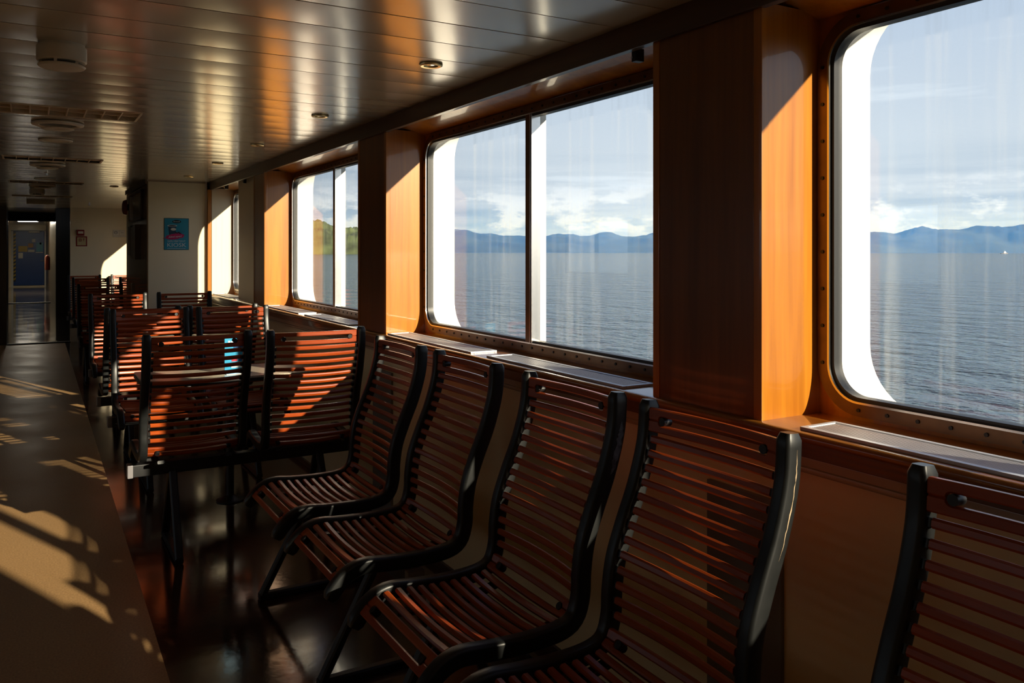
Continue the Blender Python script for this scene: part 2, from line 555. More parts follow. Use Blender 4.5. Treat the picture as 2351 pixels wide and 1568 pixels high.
# the cabin block that carries the poster: cream front, laminated side
PX, PY0, PY1 = 1.34, 11.55, 14.07
struct(MB().box(PX + 0.012, 2.05, PY0, PY1, F0, CEIL, 0.004).build('wall_block', M['cream']), 'cream wall carrying the blue kiosk poster', 'wall')
struct(MB().box(PX, PX + 0.012, PY0 + 0.004, PY1, F0, CEIL).build('wall_block_side', M['laminate']), 'brown laminated side of the poster wall', 'wall')
struct(MB().box(2.05, 2.072, PY0 - 0.012, PY0 + 0.02, F0, CEIL).build('trim_4', M['white_steel']), 'white corner strip at the right of the poster wall', 'trim')
struct(MB().box(PX, 2.06, PY0 - 0.012, PY0, CEIL - 0.018, CEIL).build('trim_5', M['cream_rail']), 'thin strip between poster wall and ceiling', 'trim')
struct(MB().box(PX - 0.02, PX, PY0, PY1, CEIL - 0.05, CEIL).build('trim_6', M['dark_wood']), 'dark strip over the laminated side of the poster wall', 'trim')

# cornice along the window wall, soffit behind it
m = MB().box(2.10, 2.135, YS, PY0 - 0.01, 2.064, CEIL, 0.003)
struct(m.build('trim_7', M['cornice_wood']), 'dark wooden cornice between ceiling and windows', 'cornice')
m = MB().box(2.10, 2.135, PY1, YN, 2.064, CEIL, 0.003)
struct(m.build('trim_8', M['cornice_wood']), 'far piece of the dark cornice behind the poster wall', 'cornice')
prof = [(2.135, 2.128), (2.392, 2.064), (2.455, 2.060), (XO + 0.05, 2.135), (XO + 0.05, CEIL + 0.03), (2.135, CEIL + 0.03)]
m = MB().loft([[Vector((a, YS, b)) for a, b in prof], [Vector((a, YN, b)) for a, b in prof]])
struct(m.build('ceiling_soffit', M['pillar_wood']), 'varnished wooden soffit over the window recesses', 'soffit')

# sill board with rounded nose, apron and rail, cream lower wall
prof = [(2.46, SILL), (2.102, SILL), (2.092, SILL - 0.003), (2.085, SILL - 0.011), (2.084, SILL - 0.02), (2.088, SILL - 0.03), (2.46, SILL - 0.03)]
m = MB().loft([[Vector((a, YS, b)) for a, b in prof], [Vector((a, PY0 - 0.002, b)) for a, b in prof]])
struct(m.build('window_sill', M['sill_wood']), 'long varnished wooden sill under the windows', 'sill')
m = MB().loft([[Vector((a, PY1, b)) for a, b in prof], [Vector((a, YN, b)) for a, b in prof]])
struct(m.build('window_sill_far', M['sill_wood']), 'far varnished sill behind the poster wall', 'sill')
m = MB().box(2.098, 2.13, YS, PY0 - 0.002, 0.606, SILL - 0.03, 0.004)
struct(m.build('trim_9', M['apron_wood']), 'dark wooden apron board under the window sill', 'trim')
m = MB().box(2.112, 2.15, YS, PY0 - 0.002, 0.562, 0.606, 0.006)
m.box(2.104, 2.15, YS, PY0 - 0.002, 0.555, 0.575, 0.006)
struct(m.build('trim_10', M['cream_rail']), 'cream moulded rail under the apron board', 'trim')
struct(MB().box(2.135, XO, YS, YN, F0, SILL - 0.03).build('wall_right_low', M['cream_low']), 'cream wall panel under the windows, behind the chairs', 'wall')
m = MB().box(2.118, 2.136, YS, PY0 - 0.002, F0, F0 + 0.05, 0.003)
struct(m.build('baseboard_right', M['dark_wood']), 'dark skirting under the windows', 'baseboard')


def rrect(y0, y1, z0, z1, r0, r1, n=10):
    """rounded rectangle loop in the Y-Z plane; r0 corner radius on the y0 side, r1 on the y1 side"""
    pts = []
    for cy, cz, a0, r in ((y1 - r1, z1 - r1, 0, r1), (y0 + r0, z1 - r0, 90, r0), (y0 + r0, z0 + r0, 180, r0), (y1 - r1, z0 + r1, 270, r1)):
        for i in range(n + 1):
            a = math.radians(a0 + 90 * i / n)
            pts.append((cy + r * math.cos(a), cz + r * math.sin(a)))
    return pts


def ring_solid(mb, inner0, inner1, outer, x0, x1):
    """plate from x0 to x1 with a hole; inner0/inner1 hole loops at x0 and x1, outer the outline loop (any count)"""
    bm = mb.bm
    for X, inn in ((x0, inner0), (x1, inner1)):
        vo = [bm.verts.new((X, a, b)) for a, b in outer]
        vi = [bm.verts.new((X, a, b)) for a, b in inn]
        es = []
        for L_ in (vo, vi):
            for i in range(len(L_)):
                es.append(bm.edges.new((L_[i], L_[(i + 1) % len(L_)])))
        bmesh.ops.triangle_fill(bm, use_beauty=True, edges=es)
        if X == x0:
            o0, i0 = vo, vi
        else:
            o1, i1 = vo, vi
    for A, B in ((o0, o1), (i0, i1)):
        n = len(A)
        for i in range(n):
            j = (i + 1) % n
            bm.faces.new((A[i], A[j], B[j], B[i]))
    return mb


def rect(y0, y1, z0, z1):
    return [(y1, z1), (y0, z1), (y0, z0), (y1, z0)]


PILLAR_LABEL = {
    -2: 'wooden window pillar well behind the camera', -1: 'wooden window pillar just behind the camera',
    0: 'wide dark wooden pillar with a brightly lit orange flank, nearest on the right',
    1: 'wooden pillar between the two-pane window and the hillside window',
    2: 'narrow-looking wooden pillar nearest the poster wall'}

win_no = 0


def bay(y0, y1, k, label, ytop=None, far=False):
    """one window recess from y0 to y1: back panel, window with two panes, hull opening"""
    global win_no
    win_no += 1
    gy = 0.004
    o0, o1 = y0 + gy, y1 - gy          # frame outside
    fz0, fz1 = 0.700, 2.054
    fw = 0.043
    gi0, gi1, gz0, gz1 = o0 + fw, o1 - fw, fz0 + fw, fz1 - fw
    R, r = 0.165, 0.12
    w = struct(empty('window_%d' % win_no, (0, 0, 0)), label, 'window')
    # wood back panel behind the frame
    m = MB()
    ring_solid(m, rrect(gi0 - .02, gi1 + .02, gz0 - .02, gz1 + .02, r, r), rrect(gi0 - .02, gi1 + .02, gz0 - .02, gz1 + .02, r, r), rect(y0 - .02, y1 + .02, SILL - 0.02, 2.10), 2.405, 2.435)
    m.build('back_panel', M['pillar_wood'], w)
    # bronze frame
    m = MB()
    ring_solid(m, rrect(gi0, gi1, gz0, gz1, r, r), rrect(gi0, gi1, gz0, gz1, r, r), rrect(o0, o1, fz0, fz1, R, R), 2.388, 2.41)
    fr = m.build('window_frame', M['frame_bronze'], w)
    # bright lip and black gasket inside the frame
    m = MB()
    ring_solid(m, rrect(gi0 + .006, gi1 - .006, gz0 + .006, gz1 - .006, r - .005, r - .005), rrect(gi0 + .006, gi1 - .006, gz0 + .006, gz1 - .006, r - .005, r - .005), rrect(gi0 - .001, gi1 + .001, gz0 - .001, gz1 + .001, r, r), 2.386, 2.418)
    m.build('bright_lip', M['chrome'], w)
    m = MB()
    ring_solid(m, rrect(gi0 + .018, gi1 - .018, gz0 + .018, gz1 - .018, r - .014, r - .014), rrect(gi0 + .018, gi1 - .018, gz0 + .018, gz1 - .018, r - .014, r - .014), rrect(gi0 + .004, gi1 - .004, gz0 + .004, gz1 - .004, r - .004, r - .004), 2.398, 2.44)
    m.build('gasket', M['gasket'], w)
    # screws round the frame
    m = MB()
    mid = fw / 2
    n_h = max(6, int((o1 - o0) / 0.115))
    for i in range(n_h):
        yy = o0 + R + (o1 - o0 - 2 * R) * i / (n_h - 1)
        for zz in (fz0 + mid, fz1 - mid):
            m.cyl((2.3865, yy, zz), 0.0065, 0.005, 'X', 8)
    for i in range(9):
        zz = fz0 + R + (fz1 - fz0 - 2 * R) * i / 8
        for yy in (o0 + mid, o1 - mid):
            m.cyl((2.3865, yy, zz), 0.0065, 0.005, 'X', 8)
    m.build('screw', M['gasket'], fr)
    ym = (y0 + y1) / 2
    two = not far
    if two:
        m = MB().box(2.388, 2.44, ym - 0.032, ym + 0.018, gz0, gz1, 0.003)
        mu = m.build('mullion', M['frame_bronze'], w)
        m = MB().box(2.384, 2.442, ym - 0.040, ym - 0.032, gz0, gz1, 0.002)
        m.box(2.384, 2.442, ym - 0.054, ym - 0.048, gz0, gz1, 0.002)
        m.build('bright_edge', M['chrome'], mu)
        m = MB().box(2.444, 2.485, ym - 0.045, ym + 0.02, gz0 - 0.01, gz1 + 0.01)
        m.build('outer_post', M['white_steel'], w)
        halves = ((gi0 + .004, ym - .03), (ym + .018, gi1 - .004))
    else:
        halves = ((gi0 + .004, gi1 - .004),)
    for a, b in halves:
        m = MB()
        if two:
            lo = rrect(a, b, gz0 + .004, gz1 - .004, r if a < ym - .5 else .004, r if b > ym + .5 else .004, 6)
        else:
            lo = rrect(a, b, gz0 + .004, gz1 - .004, r, r, 6)
        m.loft([[Vector((2.421, p, q)) for p, q in lo], [Vector((2.427, p, q)) for p, q in lo]])
        m.build('glass_pane', M['pane'], w, ang=30)
    # painted hull plate with the flared outer opening
    m = MB()
    a0 = rrect(gi0 + .010, gi1 - .010, gz0 + .008, gz1 - .008, .12, .12, 10)
    a1 = rrect(gi0 - .19, gi1 - .004, gz0 - .05, gz1 + .09, .22, .22, 10)
    ring_solid(m, a0, a1, rect(y0 - 0.26, y1 + 0.05, SILL - 0.03, 2.15), XB, XO)
    h = m.build('hull_plate', M['white_steel'], w)
    return w


def pillar(y0, y1, label):
    p = struct(empty('pillar', (0, 0, 0)), label, 'pillar')
    MB().box(XF, XB, y0, y1, SILL - 0.002, 2.085).build('pillar_body', M['pillar_wood'], p)
    MB().box(XF - 0.003, XF + 0.004, y0 + 0.036, y1 - 0.036, SILL - 0.001, 2.08, 0.001).build('shaded_front', M['shaded_front_wood'], p)  # thin face carrying the painted shade of the pillar front
    MB().box(XF - 0.006, XF + 0.028, y0 - 0.003, y0 + 0.034, SILL - 0.001, 2.075, 0.003).build('corner_bead', M['pillar_wood'], p)
    MB().box(XF - 0.006, XF + 0.028, y1 - 0.034, y1 + 0.003, SILL - 0.001, 2.075, 0.003).build('corner_bead', M['pillar_wood'], p)
    return p


WLAB = {-2: 'window far behind the camera', -1: 'window just behind the camera',
        0: 'large round-cornered window at the right edge with streaked glass',
        1: 'two-pane round-cornered window in the middle looking on the sea and blue mountains',
        2: 'two-pane window showing the green hillside',
        3: 'narrow bright window next to the poster wall'}
PIL = {k: (PIL0 + PITCH * k, PIL0 + PITCH * k + PILW) for k in range(-3, 3)}
PIL[2] = (PIL0 + PITCH * 2, PIL0 + PITCH * 2 + 0.47)
for k in (-2, -1, 0, 1, 2):
    bay(PIL[k - 1][1], PIL[k][0], k, WLAB[k])
for k in (-2, -1, 0, 1):
    pillar(PIL[k][0], PIL[k][1], PILLAR_LABEL[k])
pillar(PIL0 + PITCH * 2, PIL0 + PITCH * 2 + 0.47, PILLAR_LABEL[2])
# last bay before the poster wall: wood-lined wall piece, then a narrower window
struct(MB().box(XF + 0.05, XB, 9.1, 10.1, SILL - 0.002, 2.085).build('wall_right', M['cream']), 'cream wall piece hidden behind the last pillar', 'wall')
bay(10.1, 11.46, 3, WLAB[3], far=True)
m = MB().box(2.12, XB, 11.46, PY0 + 0.05, SILL - 0.002, 2.085)
struct(m.build('wall_recess', M['cream']), 'sunlit cream flank beside the narrow window', 'wall')
m = MB().box(2.072, 2.122, 11.47, PY0 + 0.02, SILL, 2.07, 0.003)
struct(m.build('trim_11', M['pillar_wood']), 'orange wooden edge strip beside the poster wall', 'trim')
# side wall behind the cabin block, with one more window
struct(MB().box(2.05, XB, PY1, 16.7, SILL - 0.002, 2.085).build('wall_right_far', M['cream']), 'cream side wall behind the poster block', 'wall')
bay(16.7, 19.1, 5, 'far window lighting the end wall, hidden behind the poster block', far=True)
struct(MB().box(2.12, XB, 19.1, YN, SILL - 0.002, 2.085).build('wall_right_end', M['cream']), 'cream side wall at the far end', 'wall')
# hull plating that closes the gaps between the windows
struct(MB().box(XB + 0.002, XO, PY0 - .1, 16.5, SILL - 0.03, 2.15).build('wall_hull', M['white_steel']), 'white hull plating behind the poster block', 'wall')

# flat grey slabs set on the low wall under the pillars
for k, lab in ((0, 'flat grey slab on the low wall behind the big right-hand chair'), (1, 'flat grey slab on the low wall behind the farthest chair of the window row')):
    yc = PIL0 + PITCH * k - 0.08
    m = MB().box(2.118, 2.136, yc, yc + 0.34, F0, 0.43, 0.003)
    tag(m.build('grey_slab', M['low_wall_grey']), lab, 'cover panel', 'grey slabs on the low wall')


# ------------------------------------------------------------------ sill grilles
def grille(y0, y1, label):
    g = empty('vent_grille', (2.197, (y0 + y1) / 2, SILL), 0, label, 'grille', 'air grilles on the window sill')
    hl = (y1 - y0) / 2
    x0, x1 = -0.083, 0.083
    m = MB()
    m.box(x0, x0 + 0.02, -hl, hl, 0, 0.011, 0.002)
    m.box(x1 - 0.016, x1, -hl, hl, 0, 0.011, 0.002)
    m.box(x0 + 0.02, x1 - 0.016, -hl, -hl + 0.018, 0, 0.011, 0.002)
    m.box(x0 + 0.02, x1 - 0.016, hl - 0.018, hl, 0, 0.011, 0.002)
    m.build('grille_frame', M['alu'], g)
    m = MB()
    for i in range(12):
        xx = x0 + 0.024 + i * 0.0105
        m.box(xx, xx + 0.0065, -hl + 0.018, hl - 0.018, 0.001, 0.0075, 0.0012, 1)
    m.build('louvre', M['alu'], g)
    MB().box(x0 + 0.02, x1 - 0.016, -hl + 0.018, hl - 0.018, 0, 0.0015).build('grille_tray', M['alu_dark'], g)
    return g


grille(0.60, 1.80, 'silver air grille on the sill at the right edge, below the streaked window')
grille(-0.66, 0.44, 'silver air grille on the sill just outside the right edge')
grille(4.05, 5.27, 'silver air grille on the sill under the far half of the middle window')
grille(2.70, 3.87, 'silver air grille on the sill under the near half of the middle window')
grille(7.40, 8.62, 'silver air grille under the far half of the hillside window')
grille(6.05, 7.22, 'silver air grille under the near half of the hillside window')
grille(10.35, 11.38, 'silver air grille beside the poster wall under the narrow window')

# blind brackets under the cornice
for yy, zz, lab in ((2.66, 2.045, 'small black blind bracket beside the big dark pillar'), (10.72, 2.05, 'small black blind bracket at the narrow window'), (9.7, 2.05, 'black blind bracket next to the last pillar')):
    b = empty('blind_bracket', (2.15, yy, zz), 0, lab, 'bracket', 'black blind brackets under the cornice')
    MB().box(-0.012, 0.03, -0.016, 0.016, -0.02, 0.033, 0.003).build('plate', M['gasket'], b)
    MB().cyl((-0.014, 0.004, -0.004), 0.005, 0.012, 'X', 10).build('pin', M['chrome'], b)

# ------------------------------------------------------------------ chairs
MODE[0] = 'life'
CTRL = [(.014, .925), (.018, .905), (.025, .813), (.053, .714), (.090, .625), (.117, .55), (.128, .48), (.131, .425), (.148, .376), (.19, .354), (.28, .348), (.38, .352), (.455, .358), (.502, .343), (.537, .310), (.555, .282), (.562, .27)]
CTRL = [(a, b + 0.097) for a, b in CTRL]
P0 = 0.29


def catmull(c, per=10):
    out = []
    for i in range(1, len(c) - 2):
        p0, p1, p2, p3 = (Vector(q) for q in c[i - 1:i + 3])
        for j in range(per):
            t = j / per
            out.append(0.5 * ((2 * p1) + (-p0 + p2) * t + (2 * p0 - 5 * p1 + 4 * p2 - p3) * t * t + (-p0 + 3 * p1 - 3 * p2 + p3) * t ** 3))
    out.append(Vector(c[-2]))
    return out


PATH = catmull(CTRL)
ARC = [0.0]
for a, b in zip(PATH, PATH[1:]):
    ARC.append(ARC[-1] + (b - a).length)
TOT = ARC[-1]


def at_arc(s):
    s = max(0, min(TOT - 1e-6, s))
    for i in range(len(ARC) - 1):
        if ARC[i + 1] >= s:
            f = (s - ARC[i]) / (ARC[i + 1] - ARC[i])
            p = PATH[i].lerp(PATH[i + 1], f)
            break
    e = 0.006
    def raw(q):
        q = max(0, min(TOT - 1e-6, q))
        for i in range(len(ARC) - 1):
            if ARC[i + 1] >= q:
                return PATH[i].lerp(PATH[i + 1], (q - ARC[i]) / (ARC[i + 1] - ARC[i]))
    t = (raw(s + e) - raw(s - e)).normalized()
    return p, t, Vector((-t.y, t.x))


def to3(p, n, off, y):
    return Vector((p.x - P0 + n.x * off, y, p.y + n.y * off))


HW = 0.190      # half width between the side frames


def bowed(y, amt):
    return -amt * (1 - (y / HW) ** 2)


def slat(mb, s, w=0.0172, th=0.013, bow=0.012, off=0.007):
    ys = [-0.181 + 0.362 * i / 8 for i in range(9)]
    rings = []
    for y in ys:
        ring = []
        k = 0.004
        for ds, dn in ((-w/2+k, -th/2), (w/2-k, -th/2), (w/2, -th/2+k), (w/2, th/2-k), (w/2-k, th/2), (-w/2+k, th/2), (-w/2, th/2-k), (-w/2, -th/2+k)):
            p, t, n = at_arc(s)
            q = p + t * ds
            ring.append(to3(q, n, off + dn + bowed(y, bow), y))
        rings.append(ring)
    mb.loft(rings)


def rail(mb, s0, s1, bow, off=0.006, th=0.015, slot=0.163, rg=0.0098):
    """plank with a long rounded slot: an upper and a lower strip that meet beyond the slot ends"""
    ys = sorted(set([-HW + 2 * HW * i / 14 for i in range(15)] + [sgn * (slot - rg + rg * f) for sgn in (-1, 1) for f in (0, .4, .75, .93, 1.0)]))
    mid = (s0 + s1) / 2
    def gap(y):
        a = abs(y)
        if a <= slot - rg:
            return rg
        if a >= slot:
            return 0.0
        return math.sqrt(max(0, rg * rg - (a - slot + rg) ** 2))
    for lo in (True, False):
        rings = []
        for y in ys:
            g = gap(y)
            a, b = (s0, mid - g) if lo else (mid + g, s1)
            k = min(0.003, (b - a) * 0.2)
            ring = []
            for ss, dn in ((a + k, -th/2), (b - k, -th/2), (b, -th/2 + k), (b, th/2 - k), (b - k, th/2), (a + k, th/2), (a, th/2 - k), (a, -th/2 + k)):
                p, t, n = at_arc(ss)
                ring.append(to3(p, n, off + dn + bowed(y, bow), y))
            rings.append(ring)
        mb.loft(rings)


def bolt_at(s, y, off):
    p, t, n = at_arc(s)
    c = to3(p, n, off, y)
    ax = Vector((n.x, 0, n.y))
    m = MB()
    m.tube(c - ax * 0.012, c + ax * 0.011, 0.0095, 14)
    return m, c, ax


def make_chair():
    root = empty('slatted_chair')
    for sg in (-1, 1):
        prof = []
        hw, ht, r = 0.0175, 0.0215, 0.009
        for cx_, cy_, a0 in ((hw - r, ht - r, 0), (-hw + r, ht - r, 90), (-hw + r, -ht + r, 180), (hw - r, -ht + r, 270)):
            for i in range(4):
                a = math.radians(a0 + 30 * i)
                prof.append((cx_ + r * math.cos(a), cy_ + r * math.sin(a)))
        rings = []
        N_ = 74
        for i in range(N_ + 1):
            s = TOT * i / N_
            p, t, n = at_arc(s)
            sc = 1.0
            e = min(s, TOT - s)
            if e < 0.008:
                sc = 0.72 + 0.28 * math.sqrt(max(0.0, e) / 0.008)
            rings.append([to3(p, n, b * sc, sg * 0.207 + a * sc) for a, b in prof])
        m = MB().loft(rings)
        # clips that carry the slats
        for i in range(13):
            p, t, n = at_arc(0.088 + i * 0.0335)
            c = to3(p, n, 0.003, sg * 0.186)
            m.bar(c - Vector((t.x, 0, t.y)) * 0.0075, c + Vector((t.x, 0, t.y)) * 0.0075, 0.013, 0.016, up=(n.x, 0, n.y))
        m.build('side_frame', M['rubber'], root, ang=50)
    rails = [('head_rail', 0.015, 0.071, 0.016), ('lower_rail', 0.522, 0.574, 0.010), ('front_rail', 0.902, 0.958, 0.004)]
    for nm, s0, s1, bw in rails:
        m = MB()
        rail(m, s0, s1, bw)
        ro = m.build(nm, M['slat_wood'], root)
        for y in (-0.150, 0.150):
            b, c, ax = bolt_at((s0 + s1) / 2, y, 0.004 + bowed(y, bw))
            bo = b.build('bolt', M['black_steel'], ro)
    m = MB()
    for i in range(13):
        slat(m, 0.088 + i * 0.0335, bow=0.014)
    m.build('backrest', M['slat_wood'], root)
    m = MB()
    for i in range(10):
        slat(m, 0.592 + i * 0.0322, w=0.0185, bow=0.010)
    m.build('seat', M['slat_wood'], root)
    root['category'] = 'chair'
    return root


chair0 = make_chair()
used = [False]


def chair(x, y, rz, label, group, tilt=0.0):
    loc = (x, y, 0)
    if not used[0]:
        used[0] = True
        chair0.location = loc
        chair0.rotation_euler = (0, 0, rz)
        chair0['label'] = label
        chair0['group'] = group
        return chair0
    return dup(chair0, loc, rz, label, group, tilt)


BX = 1.283 - P0
rowg = 'slatted chairs in the row under the windows'
ROW = [(3.025, 'slatted wooden chair at the far end of the window row, next to the table seats'),
       (2.454, 'slatted wooden chair in the window row, second from the far end'),
       (1.844, 'slatted wooden chair in the window row, third from the far end'),
       (1.309, 'large slatted wooden chair in front of the dark wooden pillar, worn right post'),
       (0.62, 'slatted wooden chair cut off by the right edge of the picture')]
row_chairs = [chair(BX, yc, PI, lab, rowg) for yc, lab in ROW]


def worn(ch, s0, s1, n0, n1, mat, name, jag):
    """scuffed paint on the outer face of the right-hand post"""
    rr = random.Random(11)
    rings = []
    for i in range(25):
        q = s0 + (s1 - s0) * i / 24
        p, t, n = at_arc(q)
        k = math.sin(PI * i / 24) ** 0.5 if i not in (0, 24) else 0.05
        a, b = n0 + jag * rr.uniform(-1, 1), n1 + jag * rr.uniform(-1, 1)
        mid = (a + b) / 2
        a, b = mid + (a - mid) * k, mid + (b - mid) * k
        rings.append([to3(p, n, a, 0.2242), to3(p, n, b, 0.2242), to3(p, n, b, 0.2250), to3(p, n, a, 0.2250)])
    m = MB().loft(rings)
    o = m.build(name, mat, ch)
    o['label'] = 'scuffed lighter paint'
    return o


worn(row_chairs[2], 0.07, 0.20, -0.012, 0.004, M['worn_rubber'], 'worn_patch', 0.003)
worn(row_chairs[3], 0.03, 0.24, -0.0045, -0.0022, M['scuff'], 'worn_edge', 0.0012)
tg = 'slatted chairs of the table groups'
UP, DN = PI / 2, -PI / 2
chair(0.642, 3.745 + P0, UP, 'slatted chair seen from behind in front of the table, left one, partly sunlit', tg)
chair(1.155, 3.675 + P0, UP + math.radians(-3), 'slatted chair seen from behind in front of the table, right one by the window row', tg)
chair(0.657, 5.53 - P0, DN, 'slatted chair behind the near table, left one, facing the camera', tg)
chair(1.143, 5.50 - P0, DN, 'slatted chair behind the near table, right one, sunlit top rail', tg)
chair(0.640, 5.68 + P0, UP, 'slatted chair back to back with the left chair behind the near table', tg)
chair(1.122, 5.66 + P0, UP, 'slatted chair back to back with the right chair behind the near table', tg)
chair(0.665, 7.68 - P0, DN, 'slatted chair behind the second table, left one', tg)
chair(1.190, 7.68 - P0, DN, 'slatted chair standing before the poster wall', tg)
fg = 'far slatted chairs along the aisle'
chair(0.690, 10.0 - P0, DN, 'slatted chair beside the laminated wall, at the aisle', fg)
chair(0.750, 12.5 - P0, DN, 'slatted chair second from the far wall, at the aisle', fg)
chair(1.320, 12.5 - P0, DN, 'slatted chair second from the far wall, half hidden by the laminated wall', fg)
chair(0.753, 13.94 - P0, DN, 'slatted chair nearest the far wall, at the aisle', fg)
chair(1.330, 13.94 - P0, DN, 'slatted chair nearest the far wall, before the sunlit patch', fg)


def stand(cx, cy, rz, length, label, legs, boff=0.0, zt=0.412, group='black stands under the chairs'):
    """beam on two triangular floor frames; local y runs along the beam, local x towards the seat fronts"""
    r = empty('chair_stand', (cx, cy, 0), rz, label, 'stand', group)
    h = length / 2
    MB().box(boff - 0.026, boff + 0.026, -h, h, zt - 0.06, zt - 0.006, 0.004).build('beam', M['black_steel'], r)
    for sg in (-1, 1):
        MB().box(boff - 0.028, boff + 0.028, sg * h - 0.012, sg * h + 0.012, zt - 0.062, zt - 0.004, 0.004).build('end_cap', M['cap_grey'], r)
    for ly in legs:
        m = MB()
        m.bar((boff - 0.215, ly, 0.014), (boff + 0.215, ly, 0.014), 0.034, 0.026)
        m.bar((boff - 0.205, ly, 0.014), (boff - 0.022, ly, zt - 0.055), 0.034, 0.026, up=(1, 0, 0))
        m.bar((boff + 0.205, ly, 0.014), (boff + 0.022, ly, zt - 0.055), 0.034, 0.026, up=(1, 0, 0))
        m.build('leg', M['black_steel'], r)
    for ly in (-h * 0.78, -h * 0.22, h * 0.22, h * 0.78):
        m = MB()
        m.bar((boff + 0.0, ly, zt - 0.016), (0.17, ly, 0.416), 0.03, 0.014)
        m.bar((boff + 0.0, ly, zt - 0.016), (-0.135, ly, 0.432), 0.03, 0.014)
        m.build('bracket', M['black_steel'], r)
    return r


stand(BX, 2.79, PI, 1.06, 'black stand under the two far chairs of the window row', (-0.47, 0.28))
stand(BX, 1.60, PI, 1.02, 'black stand under the two middle chairs of the window row', (-0.45, 0.29))
stand(BX, 0.62, PI, 0.50, 'black stand under the chair at the right edge', (-0.18, 0.18))
stand(0.905, 3.725 + P0, UP, 1.02, 'black beam stand with splayed legs under the chairs seen from behind', (0.335, -0.34))
stand(0.90, 5.515 - P0, DN, 0.98, 'black stand under the chairs behind the near table', (-0.3, 0.3))
stand(0.885, 5.67 + P0, UP, 0.96, 'black stand under the back to back chairs', (-0.3, 0.3))
stand(0.93, 7.68 - P0, DN, 0.98, 'black stand under the chairs before the poster wall', (-0.3, 0.3))
stand(0.69, 10.0 - P0, DN, 0.44, 'black stand under the chair beside the laminated wall', (-0.15, 0.15))
stand(1.035, 12.5 - P0, DN, 1.06, 'black stand under the second chairs from the far wall', (-0.33, 0.33))
stand(1.02, 13.94 - P0, DN, 1.0, 'black stand under the chairs nearest the far wall', (-0.33, 0.33))


# ------------------------------------------------------------------ tables
def table(x0, x1, y0, y1, px, py, label):
    zt = 0.70
    t = empty('pedestal_table', (px, py, 0), 0, label, 'table', 'pedestal tables between the chairs')
    m = MB()
    lo = [(p - px, q - py) for p, q in rrect(x0, x1, y0, y1, .02, .02, 4)]
    m.prism(lo, 0.024, Matrix.Translation((0, 0, zt - 0.024)))
    m.build('table_top', M['table_top'], t)
    m = MB()
    lo2 = [(a * 1.004, b * 1.01) for a, b in lo]
    m.prism(lo2, 0.018, Matrix.Translation((0, 0, zt - 0.028)))
    m.build('edge_band', M['black_steel'], t)
    MB().tube((0, 0, 0.012), (0, 0, zt - 0.03), 0.021, 18).build('post', M['black_steel'], t)
    MB().lathe([(0, 0), (0.072, 0), (0.072, 0.006), (0.05, 0.012), (0.026, 0.03), (0, 0.03)], n=26).build('base_flange', M['black_steel'], t)
    m = MB().box(-0.30, 0.30, -0.02, 0.02, zt - 0.05, zt - 0.026, 0.003)
    m.build('cross_bar', M['black_steel'], t)
    return t


table(0.50, 1.42, 4.42, 4.88, 0.955, 4.65, 'grey pedestal table with the blue menu card, nearest')
table(0.50, 1.40, 6.46, 6.92, 0.95, 6.69, 'grey pedestal table further back between the chairs')

# menu card stand on the near table
mc = empty('menu_card', (0.974, 4.565, 0.70), math.radians(2), 'upright blue menu card with colour pictures on the near table', 'menu card')
MB().box(-0.066, 0.066, -0.045, 0.035, 0, 0.003, 0.001).build('stand_foot', M['acrylic'], mc)
MB().box(-0.066, 0.066, -0.004, 0.004, 0.003, 0.205, 0.001).build('card', M['sky_print'], mc)
RX = Matrix.Rotation(PI / 2, 4, 'X')
def on_card(x, z):
    return Matrix.Translation((x, -0.0042, z)) @ RX
m = MB().box(-0.066, 0.066, -0.0052, -0.004, 0.198, 0.205)
m.build('white_edge', M['ink_white'], mc)
m = MB()
for i in range(7):
    m.box(-0.048 + i * 0.014, -0.038 + i * 0.014, -0.0052, -0.004, 0.162, 0.175 - 0.003 * (i % 2))
m.build('white_heading', M['ink_white'], mc)
for nm, mt, x0, x1, z0, z1 in (('red_picture', 'red_print', -0.030, 0.0, 0.064, 0.090), ('navy_picture', 'navy_print', 0.006, 0.026, 0.064, 0.090), ('orange_picture', 'orange_print', 0.030, 0.044, 0.065, 0.090), ('green_picture', 'green_print', 0.047, 0.057, 0.065, 0.090), ('navy_band', 'navy_print', -0.02, 0.045, 0.122, 0.142), ('white_panel', 'ink_white', -0.032, 0.03, 0.030, 0.046), ('yellow_picture', 'yellow', 0.032, 0.05, 0.034, 0.048)):
    MB().box(x0, x1, -0.0055, -0.004, z0, z1, 0.0003, 1).build(nm, M[mt], mc)

# ------------------------------------------------------------------ poster
MODE[0] = 'shell'
po = empty('kiosk_poster', (1.695, PY0 + 0.001, 1.478), 0, 'blue kiosk poster with a paper cup on the cream wall', 'poster')
pw, ph = 0.152, 0.207
MB().box(-pw, pw, -0.004, 0, -ph, ph).build('poster_sheet', M['paper_teal'], po)
m = MB()
for a in ((-pw, pw, ph - .005, ph), (-pw, pw, -ph, -ph + .005), (-pw, -pw + .005, -ph, ph), (pw - .005, pw, -ph, ph)):
    m.box(a[0], a[1], -0.0055, 0, a[2], a[3])
m.build('poster_border', M['paper_edge'], po)
def on_poster(x, z, d=0.0046, rot=0.0):
    return Matrix.Translation((x, -d, z)) @ RX @ Matrix.Rotation(rot, 4, 'Z')
def ell(a, b, n=28):
    return [(a * math.cos(2 * PI * i / n), b * math.sin(2 * PI * i / n)) for i in range(n)]
MB().prism(ell(0.055, 0.0215), 0.0008, on_poster(0.002, 0.162)).build('oval_emblem', M['ink_black'], po)
m = MB()
for i in range(7):
    m.box(-0.036 + i * 0.011, -0.030 + i * 0.011, -0.0062, -0.0052, 0.157, 0.165 + (0.006 if i in (0, 6) else 0))
m.build('emblem_script', M['ink_white'], po)
